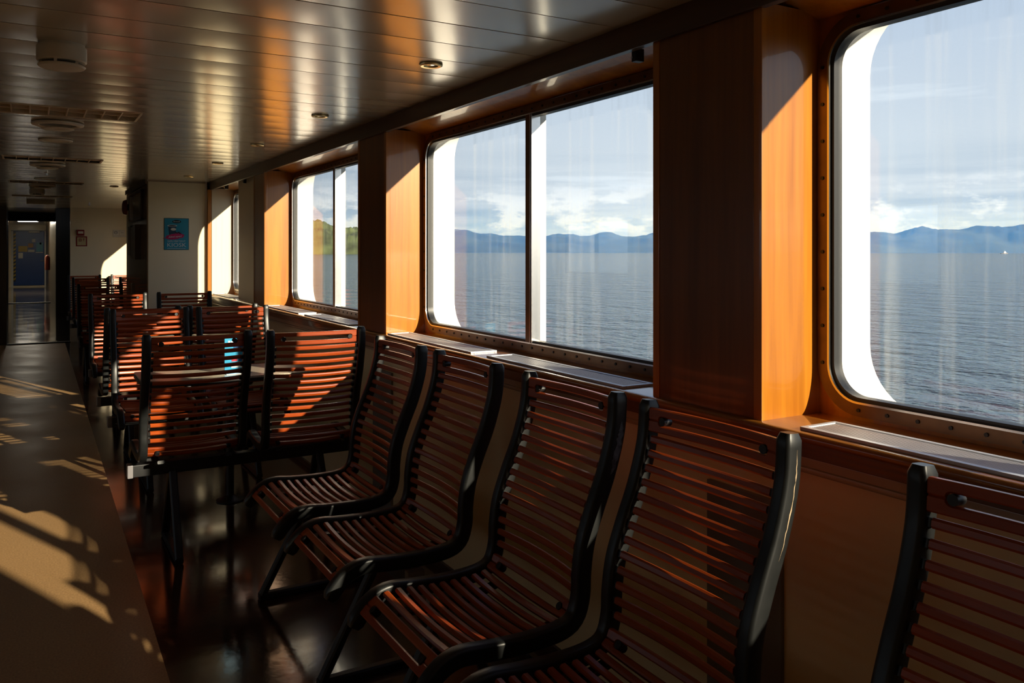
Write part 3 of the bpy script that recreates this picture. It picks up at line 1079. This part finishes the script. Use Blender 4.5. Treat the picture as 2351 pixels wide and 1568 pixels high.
cup = MB().prism([(-0.047, 0.055), (0.053, 0.055), (0.036, -0.075), (-0.034, -0.075)], 0.0008, on_poster(-0.055, 0.05)).build('paper_cup', M['cup_blue'], po)
MB().prism(ell(0.060, 0.012), 0.0008, on_poster(-0.052, 0.108, 0.0054)).build('cup_rim', M['ink_white'], cup)
MB().prism(ell(0.046, 0.0075), 0.0008, on_poster(-0.052, 0.1075, 0.0062)).build('coffee', M['ink_black'], cup)
MB().prism(ell(0.033, 0.017), 0.0008, on_poster(-0.038, 0.062, 0.0054)).build('cup_logo', M['plate_white'], cup)
rb = random.Random(3)
m = MB()
for i in range(9):
    m.prism(ell(0.010, 0.010, 12), 0.0008, on_poster(0.018 + rb.uniform(-.03, .03), 0.005 + rb.uniform(-.012, .02), 0.0054 + i * 0.0001))
m.build('berry', M['berry'], po)
m = MB()
for i in range(5):
    m.prism([(-0.0015, 0), (0.0015, 0), (0.004, 0.03), (0.001, 0.03)], 0.0006, on_poster(0.0 + i * 0.02, 0.018, 0.0052, 0.5 - i * 0.3))
m.build('leaf_sprig', M['cup_blue'], po)
sp = []
for i in range(44):
    a = 2 * PI * i / 44
    k = 1 + rb.uniform(-0.12, 0.10)
    sp.append((0.118 * math.cos(a) * k, 0.035 * math.sin(a) * k))
sp[22] = (-0.16, -0.01)
spl = MB().prism(sp, 0.0008, on_poster(-0.022, -0.032, 0.0066, 0.14)).build('pink_splash', M['ink_pink'], po)
text_mesh('Alltid open!', 0.031, M['ink_white'], 'splash_lettering', spl, on_poster(-0.018, -0.034, 0.0078, 0.1), shear=0.2, width=0.165)
text_mesh('SJØLVBETENT', 0.030, M['ink_white'], 'small_heading', po, on_poster(0.0, -0.094, 0.0052), width=0.222)
text_mesh('KIOSK', 0.074, M['ink_white'], 'large_heading', po, on_poster(0.0, -0.145, 0.0052), thick=0.0008, width=0.232)
m = MB()
for i in range(22):
    m.box(-0.112 + i * 0.0103, -0.105 + i * 0.0103, -0.0056, -0.004, -0.191, -0.186 + 0.001 * (i % 3))
m.build('fine_print', M['ink_white'], po)

# ------------------------------------------------------------------ things on the laminated side
be = empty('fire_bell', (PX, 13.92, 1.925), 0, 'dark red round fire bell on the corner of the laminated wall', 'bell')
MB().lathe([(0, -0.075), (0.06, -0.075), (0.10, -0.062), (0.117, -0.03), (0.117, -0.012), (0, -0.012)], axis='X', n=32).build('gong', M['bell_red'], be)
MB().box(-0.013, 0, -0.05, 0.05, -0.05, 0.05, 0.003).build('back_box', M['gasket'], be)
nb = empty('notice_board', (PX, 12.72, 1.88), 0, 'framed notice board on the laminated wall behind the poster', 'notice board')
m = MB()
ring = rect(-0.75, 0.75, -0.2, 0.2)
for a in ((-0.75, 0.75, 0.175, 0.2), (-0.75, 0.75, -0.2, -0.175), (-0.75, -0.72, -0.2, 0.2), (0.72, 0.75, -0.2, 0.2)):
    m.box(-0.03, 0, a[0], a[1], a[2], a[3], 0.004)
m.build('board_frame', M['dark_wood'], nb)
MB().box(-0.012, 0, -0.72, 0.72, -0.175, 0.175).build('board', M['laminate'], nb)
MB().box(-0.034, -0.012, 0.55, 0.60, -0.17, 0.17).build('silver_strip', M['alu'], nb)
for i, (yy, z0, z1, dx) in enumerate(((13.4, 1.19, 1.62, .03), (12.85, 1.17, 1.60, .05), (12.4, 1.14, 1.62, .07))):
    tag(MB().box(PX - dx, PX, yy - 0.16, yy + 0.16, z0, z1, 0.006).build('wall_board', M['dark_wood']), 'dark upright board hung on the laminated wall, %s' % ('farthest from the poster', 'middle of the three', 'nearest the poster')[i], 'board', 'dark boards on the laminated wall')

# far wall fittings
cp = empty('fire_call_point', (0.985, YN, 1.645), 0, 'red fire call point box on the far cream wall', 'call point')
MB().box(-0.072, 0.072, -0.05, 0, -0.062, 0.062, 0.008).build('case', M['red_box'], cp)
MB().box(-0.045, 0.05, -0.054, -0.05, -0.02, 0.028, 0.002).build('white_label', M['plate_white'], cp)
sg = empty('fire_sign', (1.005, YN, 1.465), 0, 'square red framed fire sign under the call point', 'sign')
MB().box(-0.105, 0.105, -0.006, 0, -0.105, 0.105, 0.002).build('sign_plate', M['red_box'], sg)
MB().box(-0.082, 0.082, -0.009, -0.006, -0.085, 0.082).build('sign_face', M['sign_cream'], sg)
m = MB()
for a in ((-0.05, 0.0, 0.045, 0.056), (-0.05, 0.0, -0.002, 0.008), (-0.05, -0.04, 0.0, 0.056), (-0.01, 0.0, 0.0, 0.056), (-0.032, -0.018, 0.018, 0.036)):
    m.box(a[0], a[1], -0.011, -0.009, a[2], a[3])
m.box(0.035, 0.045, -0.011, -0.009, 0.0, 0.05)
m.box(0.025, 0.055, -0.011, -0.009, 0.042, 0.056)
m.build('pictogram', M['red_box'], sg)
so = empty('wall_socket', (1.72, YN, 1.655), 0, 'white double wall socket high on the far wall', 'socket')
for dx in (-0.062, 0.062):
    p = MB().box(dx - 0.058, dx + 0.058, -0.014, 0, -0.06, 0.06, 0.006).build('socket_plate', M['plate_white'], so)
    if dx < 0:
        MB().lathe([(0.032, -0.017), (0.032, -0.0145), (0.024, -0.0145), (0.024, -0.017)], (dx, 0, 0), 'Y', 20, closed=True).build('socket_well', M['gasket'], p)
    m = MB()
    for e in (-0.012, 0.012):
        m.cyl((dx + e, -0.0145, 0), 0.006, 0.004, 'Y', 10)
    m.build('pin_hole', M['gasket'], p)
ct = MB().box(1.60, 2.1, YN - 0.022, YN + 0.002, 1.560, 1.590, 0.004).build('cable_trunking', M['plate_white'])
tag(ct, 'white horizontal cable trunking under the wall socket', 'trunking')

# ------------------------------------------------------------------ blue door
MODE[0] = 'life'
d = struct(empty('door_1', (0.095, YD + 0.1, 0)), 'blue steel door with notices at the end of the corridor', 'door')
MB().box(-0.51, 0.51, -0.05, 0, 0.06, 2.13, 0.01).build('door_leaf', M['door_blue'], d)
m = MB()
m.box(-0.58, -0.52, -0.06, 0, 0, 2.17, 0.004)
m.box(0.52, 0.60, -0.06, 0, 0, 2.17, 0.004)
m.box(-0.58, 0.60, -0.06, 0, 2.135, 2.17, 0.004)
m.build('door_frame', M['white_steel'], d)
m = MB()
for i in range(13):
    z = 0.25 + i * 0.14
    m.prism([(-0.505, z), (-0.435, z + 0.05), (-0.435, z + 0.12), (-0.505, z + 0.07)], 0.003, Matrix.Translation((0, -0.051, 0)) @ RX)
m.build('hazard_stripe', M['yellow'], d)
MB().box(-0.505, -0.435, -0.0515, -0.05, 0.2, 2.1).build('hazard_strip', M['ink_black'], d)
for nm, mt, x0, x1, z0, z1 in (('yellow_notice', 'yellow', -0.35, -0.05, 1.34, 1.56), ('orange_notice', 'orange_print', -0.03, 0.14, 1.50, 1.66), ('white_note', 'plate_white', 0.10, 0.21, 1.70, 1.83), ('white_strip', 'plate_white', -0.03, 0.18, 1.33, 1.42), ('grey_note', 'cream_plastic', -0.35, -0.2, 1.09, 1.30), ('blue_notice', 'paper_teal', 0.24, 0.46, 1.35, 1.69), ('white_line', 'plate_white', 0.22, 0.46, 1.30, 1.33), ('white_symbol', 'plate_white', 0.35, 0.41, 1.62, 1.69)):
    MB().box(x0, x1, -0.056, -0.05, z0, z1, 0.001).build(nm, M[mt], d)
MB().box(-0.02, 0.36, -0.11, -0.05, 2.06, 2.13, 0.006).build('door_closer', M['plate_white'], d)
MB().cyl((0.44, -0.08, 1.0), 0.012, 0.12, 'X', 12).build('door_handle', M['chrome'], d)
fe = empty('fire_extinguisher', (0.585, 30.4, 0), 0, 'dark cylinder hanging on the right wall before the blue door', 'extinguisher')
MB().lathe([(0, 0.75), (0.07, 0.76), (0.075, 0.80), (0.075, 1.15), (0.05, 1.22), (0.02, 1.24), (0, 1.24)], (0, 0, 0), n=20).build('cylinder', M['bell_red'], fe)
MB().box(-0.03, 0.1, -0.02, 0.02, 1.05, 1.08).build('bracket', M['black_steel'], fe)


# ------------------------------------------------------------------ ceiling fittings
MODE[0] = 'shell'
def downlight(x, y, label):
    r = empty('downlight', (x, y, CEIL), 0, label, 'downlight', 'brass downlights in the ceiling')
    MB().lathe([(0.052, 0.002), (0.058, -0.004), (0.057, -0.010), (0.050, -0.014), (0.036, -0.012), (0.032, -0.004), (0.032, 0.004)], n=32).build('brass_ring', M['brass'], r)
    MB().lathe([(0.033, -0.002), (0.026, -0.006), (0.012, -0.008), (0, -0.008)], n=24).build('lamp', M['chrome'], r)
    return r


for i, yy in enumerate((3.70, 5.473, 7.234, 8.938, 10.712)):
    downlight(1.711, yy, ('brass ring downlight in the ceiling, nearest the camera', 'brass downlight second along the window side', 'brass downlight third along the window side', 'brass downlight fourth along, near the poster wall', 'brass downlight right before the poster wall')[i])
downlight(1.068, 12.886, 'brass downlight in the ceiling left of the laminated wall')


def detector(x, y, label):
    r = empty('smoke_detector', (x, y, CEIL), 0, label, 'detector', 'white ceiling detectors')
    MB().lathe([(0, 0), (0.092, 0), (0.092, -0.012), (0.100, -0.014), (0.100, -0.075), (0.094, -0.080), (0.06, -0.080), (0, -0.080)], n=40).build('housing', M['cream_plastic'], r)
    MB().lathe([(0, -0.093), (0.06, -0.093), (0.092, -0.092), (0.096, -0.097), (0.090, -0.104), (0.03, -0.108), (0, -0.108)], n=40).build('cover_disc', M['cream_plastic'], r)
    m = MB()
    for i in range(6):
        a = 2 * PI * i / 6 + 0.2
        m.box(0.085 * math.cos(a) - 0.006, 0.085 * math.cos(a) + 0.006, 0.085 * math.sin(a) - 0.006, 0.085 * math.sin(a) + 0.006, -0.098, -0.078)
    m.build('spacer', M['cream_plastic'], r)
    MB().lathe([(0, -0.079), (0.055, -0.079), (0.055, -0.094), (0, -0.094)], n=24).build('dark_core', M['dark_hole'], r)
    return r


detector(0.137, 4.187, 'white round ceiling detector at the upper left')
detector(0.14, 13.9, 'small far ceiling detector over the aisle')


def fixture(y, label):
    x0, x1, w = -0.19, 0.66, 0.19
    r = empty('louvre_lamp', ((x0 + x1) / 2, y, CEIL), 0, label, 'ceiling lamp', 'unlit louvred ceiling lamps')
    h = (x1 - x0) / 2
    dp = 0.085
    m = MB()
    m.box(-h - 0.012, h + 0.012, -w - 0.012, -w + 0.004, -0.004, 0.002, 0.001)
    m.box(-h - 0.012, h + 0.012, w - 0.004, w + 0.012, -0.004, 0.002, 0.001)
    m.box(-h - 0.012, -h + 0.004, -w, w, -0.004, 0.002, 0.001)
    m.box(h - 0.004, h + 0.012, -w, w, -0.004, 0.002, 0.001)
    m.build('lamp_frame', M['louvre'], r)
    m = MB()
    m.box(-h - 0.004, h + 0.004, -w - 0.004, -w, 0.0, dp)
    m.box(-h - 0.004, h + 0.004, w, w + 0.004, 0.0, dp)
    m.box(-h - 0.004, -h, -w, w, 0.0, dp)
    m.box(h, h + 0.004, -w, w, 0.0, dp)
    m.box(-h - 0.004, h + 0.004, -w - 0.004, w + 0.004, dp, dp + 0.004)
    m.build('reflector', M['tray'], r)
    m = MB()
    for i in range(1, 8):
        xx = -h + 2 * h * i / 8
        m.box(xx - 0.004, xx + 0.004, -w, w, 0.0, dp * 0.8)
    m.box(-h, h, -0.006, 0.006, 0.002, dp * 0.8)
    m.build('louvre', M['louvre'], r)
    return r


for i, yy in enumerate((6.2, 9.44, 12.65, 15.8)):
    fixture(yy, ('unlit louvred ceiling lamp at the left edge, nearest', 'unlit louvred ceiling lamp, second along the aisle', 'unlit louvred ceiling lamp, third along the aisle', 'unlit louvred ceiling lamp, farthest along the aisle')[i])
for i, yy in enumerate((6.74, 9.97, 13.1)):
    r = empty('round_vent', (0.195, yy, CEIL), 0, ('round ceiling vent behind the nearest louvred lamp', 'round ceiling vent behind the second louvred lamp', 'round ceiling vent behind the third louvred lamp')[i], 'vent', 'round ceiling vents over the aisle')
    MB().lathe([(0.150, 0.0), (0.168, -0.008), (0.165, -0.020), (0.140, -0.028), (0.118, -0.020), (0.118, 0.0)], n=40).build('vent_ring', M['cream_plastic'], r)
    MB().lathe([(0, -0.022), (0.04, -0.045), (0.095, -0.050), (0.105, -0.044), (0.06, -0.030), (0, -0.01)], n=36).build('vent_cone', M['cream_plastic'], r)
    MB().lathe([(0.118, -0.001), (0, -0.001)], n=36).build('vent_throat', M['dark_hole'], r)
for i, yy in enumerate((7.77, 11.93)):
    r = empty('ceiling_speaker', (0.21, yy, CEIL), 0, ('flat round ceiling speaker after the nearest vent', 'flat round ceiling speaker before the third lamp')[i], 'speaker', 'flat ceiling speakers')
    MB().lathe([(0.118, 0), (0.128, -0.006), (0.124, -0.014), (0.10, -0.016), (0.10, -0.010)], n=36).build('speaker_ring', M['cream_plastic'], r)
    MB().lathe([(0.10, -0.011), (0, -0.014)], n=36).build('speaker_grille', M['tray'], r)
for i, (xx, yy) in enumerate(((0.21, 11.05), (1.05, 17.9))):
    r = empty('ceiling_sprinkler', (xx, yy, CEIL + 0.004), 0, ('small sprinkler head over the aisle', 'small sprinkler head before the far wall')[i], 'sprinkler', 'ceiling sprinklers')
    MB().lathe([(0, 0), (0.035, 0), (0.033, -0.008), (0.012, -0.012), (0.010, -0.035), (0, -0.035)], n=20).build('escutcheon', M['chrome'], r)
    MB().lathe([(0, -0.035), (0.022, -0.036), (0.022, -0.040), (0, -0.041)], n=16).build('deflector', M['chrome'], r)
eb = empty('ceiling_box_lamp', (0.225, 16.9, CEIL + 0.004), 0, 'white box lamp hanging over the corridor mouth', 'lamp')
MB().box(-0.22, 0.22, -0.05, 0.05, -0.085, 0, 0.006).build('lamp_case', M['plate_white'], eb)
MB().box(-0.20, 0.20, -0.055, -0.05, -0.07, -0.015, 0.002).build('lamp_lens', M['lamp_white'], eb)


def emit(name, col, strength):
    mm, nt, b, out = new_mat(name)
    nt.nodes.remove(b)
    e = nt.nodes.new('ShaderNodeEmission')
    e.inputs[0].default_value = (*col, 1)
    e.inputs[1].default_value = strength
    nt.links.new(e.outputs[0], out.inputs[0])
    return mm


M['tube_light'] = emit('tube_light', (1, 0.9, 0.72), 150.0)
MODE[0] = 'life'
cl = empty('ceiling_lamp', (0.05, 31.0, CZ + 0.002), 0, 'lit strip lamp on the corridor ceiling before the blue door', 'ceiling lamp')
MB().box(-0.30, 0.30, -0.09, 0.09, -0.03, 0, 0.004).build('lamp_tray', M['white_steel'], cl)
MB().box(-0.28, 0.28, -0.07, 0.07, -0.045, -0.03, 0.006).build('diffuser', M['tube_light'], cl)

# ------------------------------------------------------------------ outside
SEA = -5.4


def sea_mat():
    mm, nt, b, out = new_mat('sea_water')
    N = nt.nodes.new
    L = nt.links.new
    b.inputs['Base Color'].default_value = (0.045, 0.075, 0.090, 1)
    b.inputs['Roughness'].default_value = 0.12
    b.inputs['IOR'].default_value = 1.333
    tc = N('ShaderNodeTexCoord')
    hs = []
    for sc, strw, stretch in ((0.12, 1.0, 1.7), (0.42, 0.55, 1.6), (1.5, 0.24, 1.3)):
        mp = N('ShaderNodeMapping')
        mp.inputs['Rotation'].default_value = (0, 0, 0.5)
        mp.inputs['Scale'].default_value = (sc * stretch, sc, sc)
        L(tc.outputs['Object'], mp.inputs['Vector'])
        nz = N('ShaderNodeTexNoise')
        nz.inputs['Scale'].default_value = 1.0
        nz.inputs['Detail'].default_value = 3
        L(mp.outputs[0], nz.inputs['Vector'])
        ml = N('ShaderNodeMath'); ml.operation = 'MULTIPLY'; ml.inputs[1].default_value = strw
        L(nz.outputs['Fac'], ml.inputs[0])
        hs.append(ml)
    a1 = N('ShaderNodeMath'); a1.operation = 'ADD'
    L(hs[0].outputs[0], a1.inputs[0]); L(hs[1].outputs[0], a1.inputs[1])
    a2 = N('ShaderNodeMath'); a2.operation = 'ADD'
    L(a1.outputs[0], a2.inputs[0]); L(hs[2].outputs[0], a2.inputs[1])
    bp = N('ShaderNodeBump')
    bp.inputs['Strength'].default_value = 1.0
    bp.inputs['Distance'].default_value = 2.4
    L(a2.outputs[0], bp.inputs['Height'])
    L(bp.outputs[0], b.inputs['Normal'])
    return mm


m = MB()
m.prism([(-6000, -6000), (7000, -6000), (7000, 7000), (-6000, 7000)], 0.5, Matrix.Translation((0, 0, SEA - 0.5)))
struct(m.build('sea', sea_mat()), 'rippled grey blue sea outside the windows', 'sea')

PSI = math.atan((1175.5 - 60.0) / 1900.0)


def bearing(u, depth):
    """ground point seen under image column u, at a real distance 'depth' from the ship"""
    t = (u - 1175.5) / 1900.0
    return Vector((depth * (math.sin(PSI) + t * math.cos(PSI)), depth * (math.cos(PSI) - t * math.sin(PSI)), 0))


def ridge(name, crest, depth, back, mat, label, rough, fold):
    """a range of hills as a real height field: shore in front, crest, and a back slope"""
    u0, u1 = crest[0][0], crest[-1][0]
    NU, NV = 300, 30
    m = MB()
    grid = []
    for i in range(NU + 1):
        u = u0 + (u1 - u0) * i / NU
        for (ua, ha), (ub, hb) in zip(crest, crest[1:]):
            if ua <= u <= ub:
                hcrest = ha + (hb - ha) * (u - ua) / (ub - ua)
                break
        row = []
        for j in range(NV + 1):
            v = j / NV
            dd = depth + back * (v - 0.0)
            p = bearing(u, dd)
            prof = math.sin(min(v / 0.55, 1.0) * PI / 2) ** 0.8 if v < 0.55 else math.cos((v - 0.55) / 0.45 * PI / 2)
            nz = noise.fractal(Vector((p.x * fold, p.y * fold, 3.1)), 0.9, 2.1, 5)
            z = SEA - 1 + (hcrest - SEA) * prof * (1 + 0.10 * nz) + rough * nz * prof
            row.append(m.bm.verts.new((p.x, p.y, z)))
        grid.append(row)
    for i in range(NU):
        for j in range(NV):
            m.bm.faces.new((grid[i][j], grid[i + 1][j], grid[i + 1][j + 1], grid[i][j + 1]))
    return struct(m.build(name, mat, ang=60), label, 'hills')


M['forest'] = plain('forest', (0.085, 0.105, 0.034), 0.9, var=0.55, vscale=0.022)
M['mountain'] = plain('mountain', (0.050, 0.060, 0.045), 0.9, var=0.5, vscale=0.004)


def crest_of(pts, d):
    return [(u, (577.4 - v) / 1900.0 * d + EYE) for u, v in pts]


D1, D2 = 2000, 5600
ridge('hill', crest_of([(560, 512), (640, 505), (705, 506), (730, 510), (765, 520), (795, 526), (822, 524), (860, 535), (900, 552), (935, 572), (950, 579)], D1 + 220), D1, 400, M['forest'], 'green wooded hillside across the water', 4.5, 0.03)
ridge('mountains', crest_of([(900, 560), (960, 548), (1010, 530), (1065, 528), (1100, 540), (1150, 543), (1203, 546), (1260, 541), (1310, 538), (1360, 543), (1400, 540), (1450, 543), (1503, 538), (1600, 548), (1720, 540), (1850, 556), (1960, 547), (2000, 536), (2060, 537), (2100, 526), (2150, 527), (2200, 529), (2260, 523), (2310, 525), (2351, 517), (2460, 530)], D2 + 1100), D2, 2000, M['mountain'], 'blue mountain range along the horizon', 22, 0.0032)

# haze over the water: a thin scattering layer of air between ship and mountains
hm = bpy.data.materials.new('haze')
hm.use_nodes = True
nt = hm.node_tree
for n in list(nt.nodes):
    nt.nodes.remove(n)
o_ = nt.nodes.new('ShaderNodeOutputMaterial')
v_ = nt.nodes.new('ShaderNodeVolumeScatter')
v_.inputs['Color'].default_value = (0.03, 0.30, 1.0, 1)
v_.inputs['Density'].default_value = 1.9e-4
nt.links.new(v_.outputs[0], o_.inputs['Volume'])
m = MB().box(2700, 6500, -6500, 6500, SEA - 20, 210)
hz = m.build('haze', hm)
hz.rotation_euler = (0, 0, math.radians(47))
tag(hz, 'blue haze of distant air over the sea', 'haze', kind='stuff')

# the small white boat
bp_ = bearing(2306, 2400)
bo = empty('boat', (bp_.x, bp_.y, SEA), math.radians(-25), 'small white boat far out below the mountains', 'boat')
m = MB()
rings = []
for x, w, zt in ((-11, 2.6, 1.8), (-5, 3.0, 1.7), (3, 2.9, 2.0), (8, 1.8, 2.6), (11, 0.15, 3.3)):
    rings.append([Vector((x, -w, zt)), Vector((x, -w * .7, -0.6)), Vector((x, w * .7, -0.6)), Vector((x, w, zt))])
m.loft(rings)
m.build('boat_hull', M['cap_grey'], bo)
m = MB().box(-3, 4.5, -2.2, 2.2, 1.6, 5.2, 0.3)
m.box(-1, 2.5, -1.7, 1.7, 5.1, 7.6, 0.3)
m.build('cabin', M['white_steel'], bo)
MB().tube((0, 0, 7.4), (0, 0, 12), 0.16).build('mast', M['white_steel'], bo)

# ------------------------------------------------------------------ sky and sun
W = bpy.data.worlds.new('sky')
bpy.context.scene.world = W
W.use_nodes = True
nt = W.node_tree
for n in list(nt.nodes):
    nt.nodes.remove(n)
N = nt.nodes.new
L = nt.links.new
wo = N('ShaderNodeOutputWorld')
bg = N('ShaderNodeBackground')
tc = N('ShaderNodeTexCoord')
sx = N('ShaderNodeSeparateXYZ')
L(tc.outputs['Generated'], sx.inputs[0])
rp = N('ShaderNodeValToRGB')
cr = rp.color_ramp
cr.elements[0].position = 0.0
cr.elements[0].color = (0.66, 0.71, 0.76, 1)
cr.elements[1].position = 1.0
cr.elements[1].color = (0.07, 0.16, 0.40, 1)
for pos, c in ((0.10, (0.52, 0.585, 0.66)), (0.25, (0.42, 0.50, 0.62)), (0.45, (0.24, 0.34, 0.54))):
    e = cr.elements.new(pos)
    e.color = (*c, 1)
L(sx.outputs['Z'], rp.inputs[0])


def cloud(scale, lo, hi, detail, rough, seed):
    mp = N('ShaderNodeMapping')
    mp.inputs['Scale'].default_value = scale
    mp.inputs['Location'].default_value = seed
    L(tc.outputs['Generated'], mp.inputs['Vector'])
    nz = N('ShaderNodeTexNoise')
    nz.inputs['Scale'].default_value = 1.0
    nz.inputs['Detail'].default_value = detail
    nz.inputs['Roughness'].default_value = rough
    L(mp.outputs[0], nz.inputs['Vector'])
    mr = N('ShaderNodeMapRange')
    mr.inputs['From Min'].default_value = lo
    mr.inputs['From Max'].default_value = hi
    L(nz.outputs['Fac'], mr.inputs['Value'])
    return mr


def band(pts):
    r = N('ShaderNodeValToRGB')
    r.color_ramp.elements[0].position = pts[0][0]
    r.color_ramp.elements[0].color = (pts[0][1],) * 3 + (1,)
    r.color_ramp.elements[1].position = pts[-1][0]
    r.color_ramp.elements[1].color = (pts[-1][1],) * 3 + (1,)
    for p, v in pts[1:-1]:
        e = r.color_ramp.elements.new(p)
        e.color = (v, v, v, 1)
    L(sx.outputs['Z'], r.inputs[0])
    return r


def mixin(prev, fac_nodes, col):
    f = N('ShaderNodeMath'); f.operation = 'MULTIPLY'
    L(fac_nodes[0].outputs[0], f.inputs[0]); L(fac_nodes[1].outputs[0], f.inputs[1])
    mx = N('ShaderNodeMixRGB')
    L(f.outputs[0], mx.inputs[0]); L(prev.outputs[0], mx.inputs[1])
    mx.inputs[2].default_value = (*col, 1)
    return mx


c1 = mixin(rp, (cloud((2.2, 2.2, 34), 0.42, 0.66, 5, 0.55, (1.3, 0.2, 0.4)), band([(0.0, 0.9), (0.05, 0.95), (0.085, 0.6), (0.13, 0.0)])), (0.30, 0.40, 0.52))
c2 = mixin(c1, (cloud((16, 16, 44), 0.48, 0.58, 7, 0.62, (0.2, 3.1, 0.9)), band([(0.012, 0.0), (0.028, 0.95), (0.058, 0.8), (0.09, 0.0)])), (0.82, 0.84, 0.86))
c3 = mixin(c2, (cloud((3.0, 3.0, 40), 0.56, 0.78, 5, 0.6, (4.3, 1.1, 2.2)), band([(0.04, 0.0), (0.08, 0.7), (0.16, 0.5), (0.3, 0.0)])), (0.80, 0.86, 0.92))
L(c3.outputs[0], bg.inputs[0])
bg.inputs[1].default_value = 1.5
L(bg.outputs[0], wo.inputs[0])

sl = bpy.data.lights.new('sun', 'SUN')
sl.energy = 12.5
sl.color = (1.0, 0.85, 0.64)
sl.angle = math.radians(0.6)
so_ = bpy.data.objects.new('sun', sl)
COL.objects.link(so_)
sd = Vector((0.405, -1.0, 0.365))          # towards the sun
so_.rotation_euler = sd.to_track_quat('Z', 'Y').to_euler()

# ------------------------------------------------------------------ camera
cam = bpy.data.cameras.new('camera')
co = bpy.data.objects.new('camera', cam)
COL.objects.link(co)
cam.sensor_width = 36.0
cam.sensor_fit = 'HORIZONTAL'
cam.lens = 1900.0 / 2351.0 * 36.0
cam.shift_y = -206.6 / 2351.0
cam.clip_start = 0.05
cam.clip_end = 60000
co.location = (0, 0, EYE)
co.rotation_euler = (PI / 2, 0, -PSI)
bpy.context.scene.camera = co

# ---- to life size: the room shell was drawn K times too large about the eye point
done = set()
for o in bpy.data.objects:
    root = o
    while root.parent:
        root = root.parent
    if root not in SHELL:
        continue
    if o is root:
        o.location = (o.location.x / K, o.location.y / K, EYE + (o.location.z - 1.25) / K)
    else:
        o.location = Vector(o.location) / K
    if o.type == 'MESH' and o.data.name not in done:
        done.add(o.data.name)
        o.data.transform(Matrix.Diagonal((1 / K, 1 / K, 1 / K, 1)))

sc = bpy.context.scene
sc.view_settings.view_transform = 'Standard'
sc.view_settings.look = 'None'
sc.view_settings.gamma = 1.0
sc.view_settings.exposure = 0.0
sc.view_settings.use_curve_mapping = False
sc.cycles.use_denoising = True
sc.cycles.transparent_max_bounces = 24
sc.cycles.max_bounces = 10
sc.cycles.diffuse_bounces = 4
sc.cycles.glossy_bounces = 4
sc.cycles.sample_clamp_indirect = 8.0
sc.cycles.caustics_reflective = False
sc.cycles.caustics_refractive = False
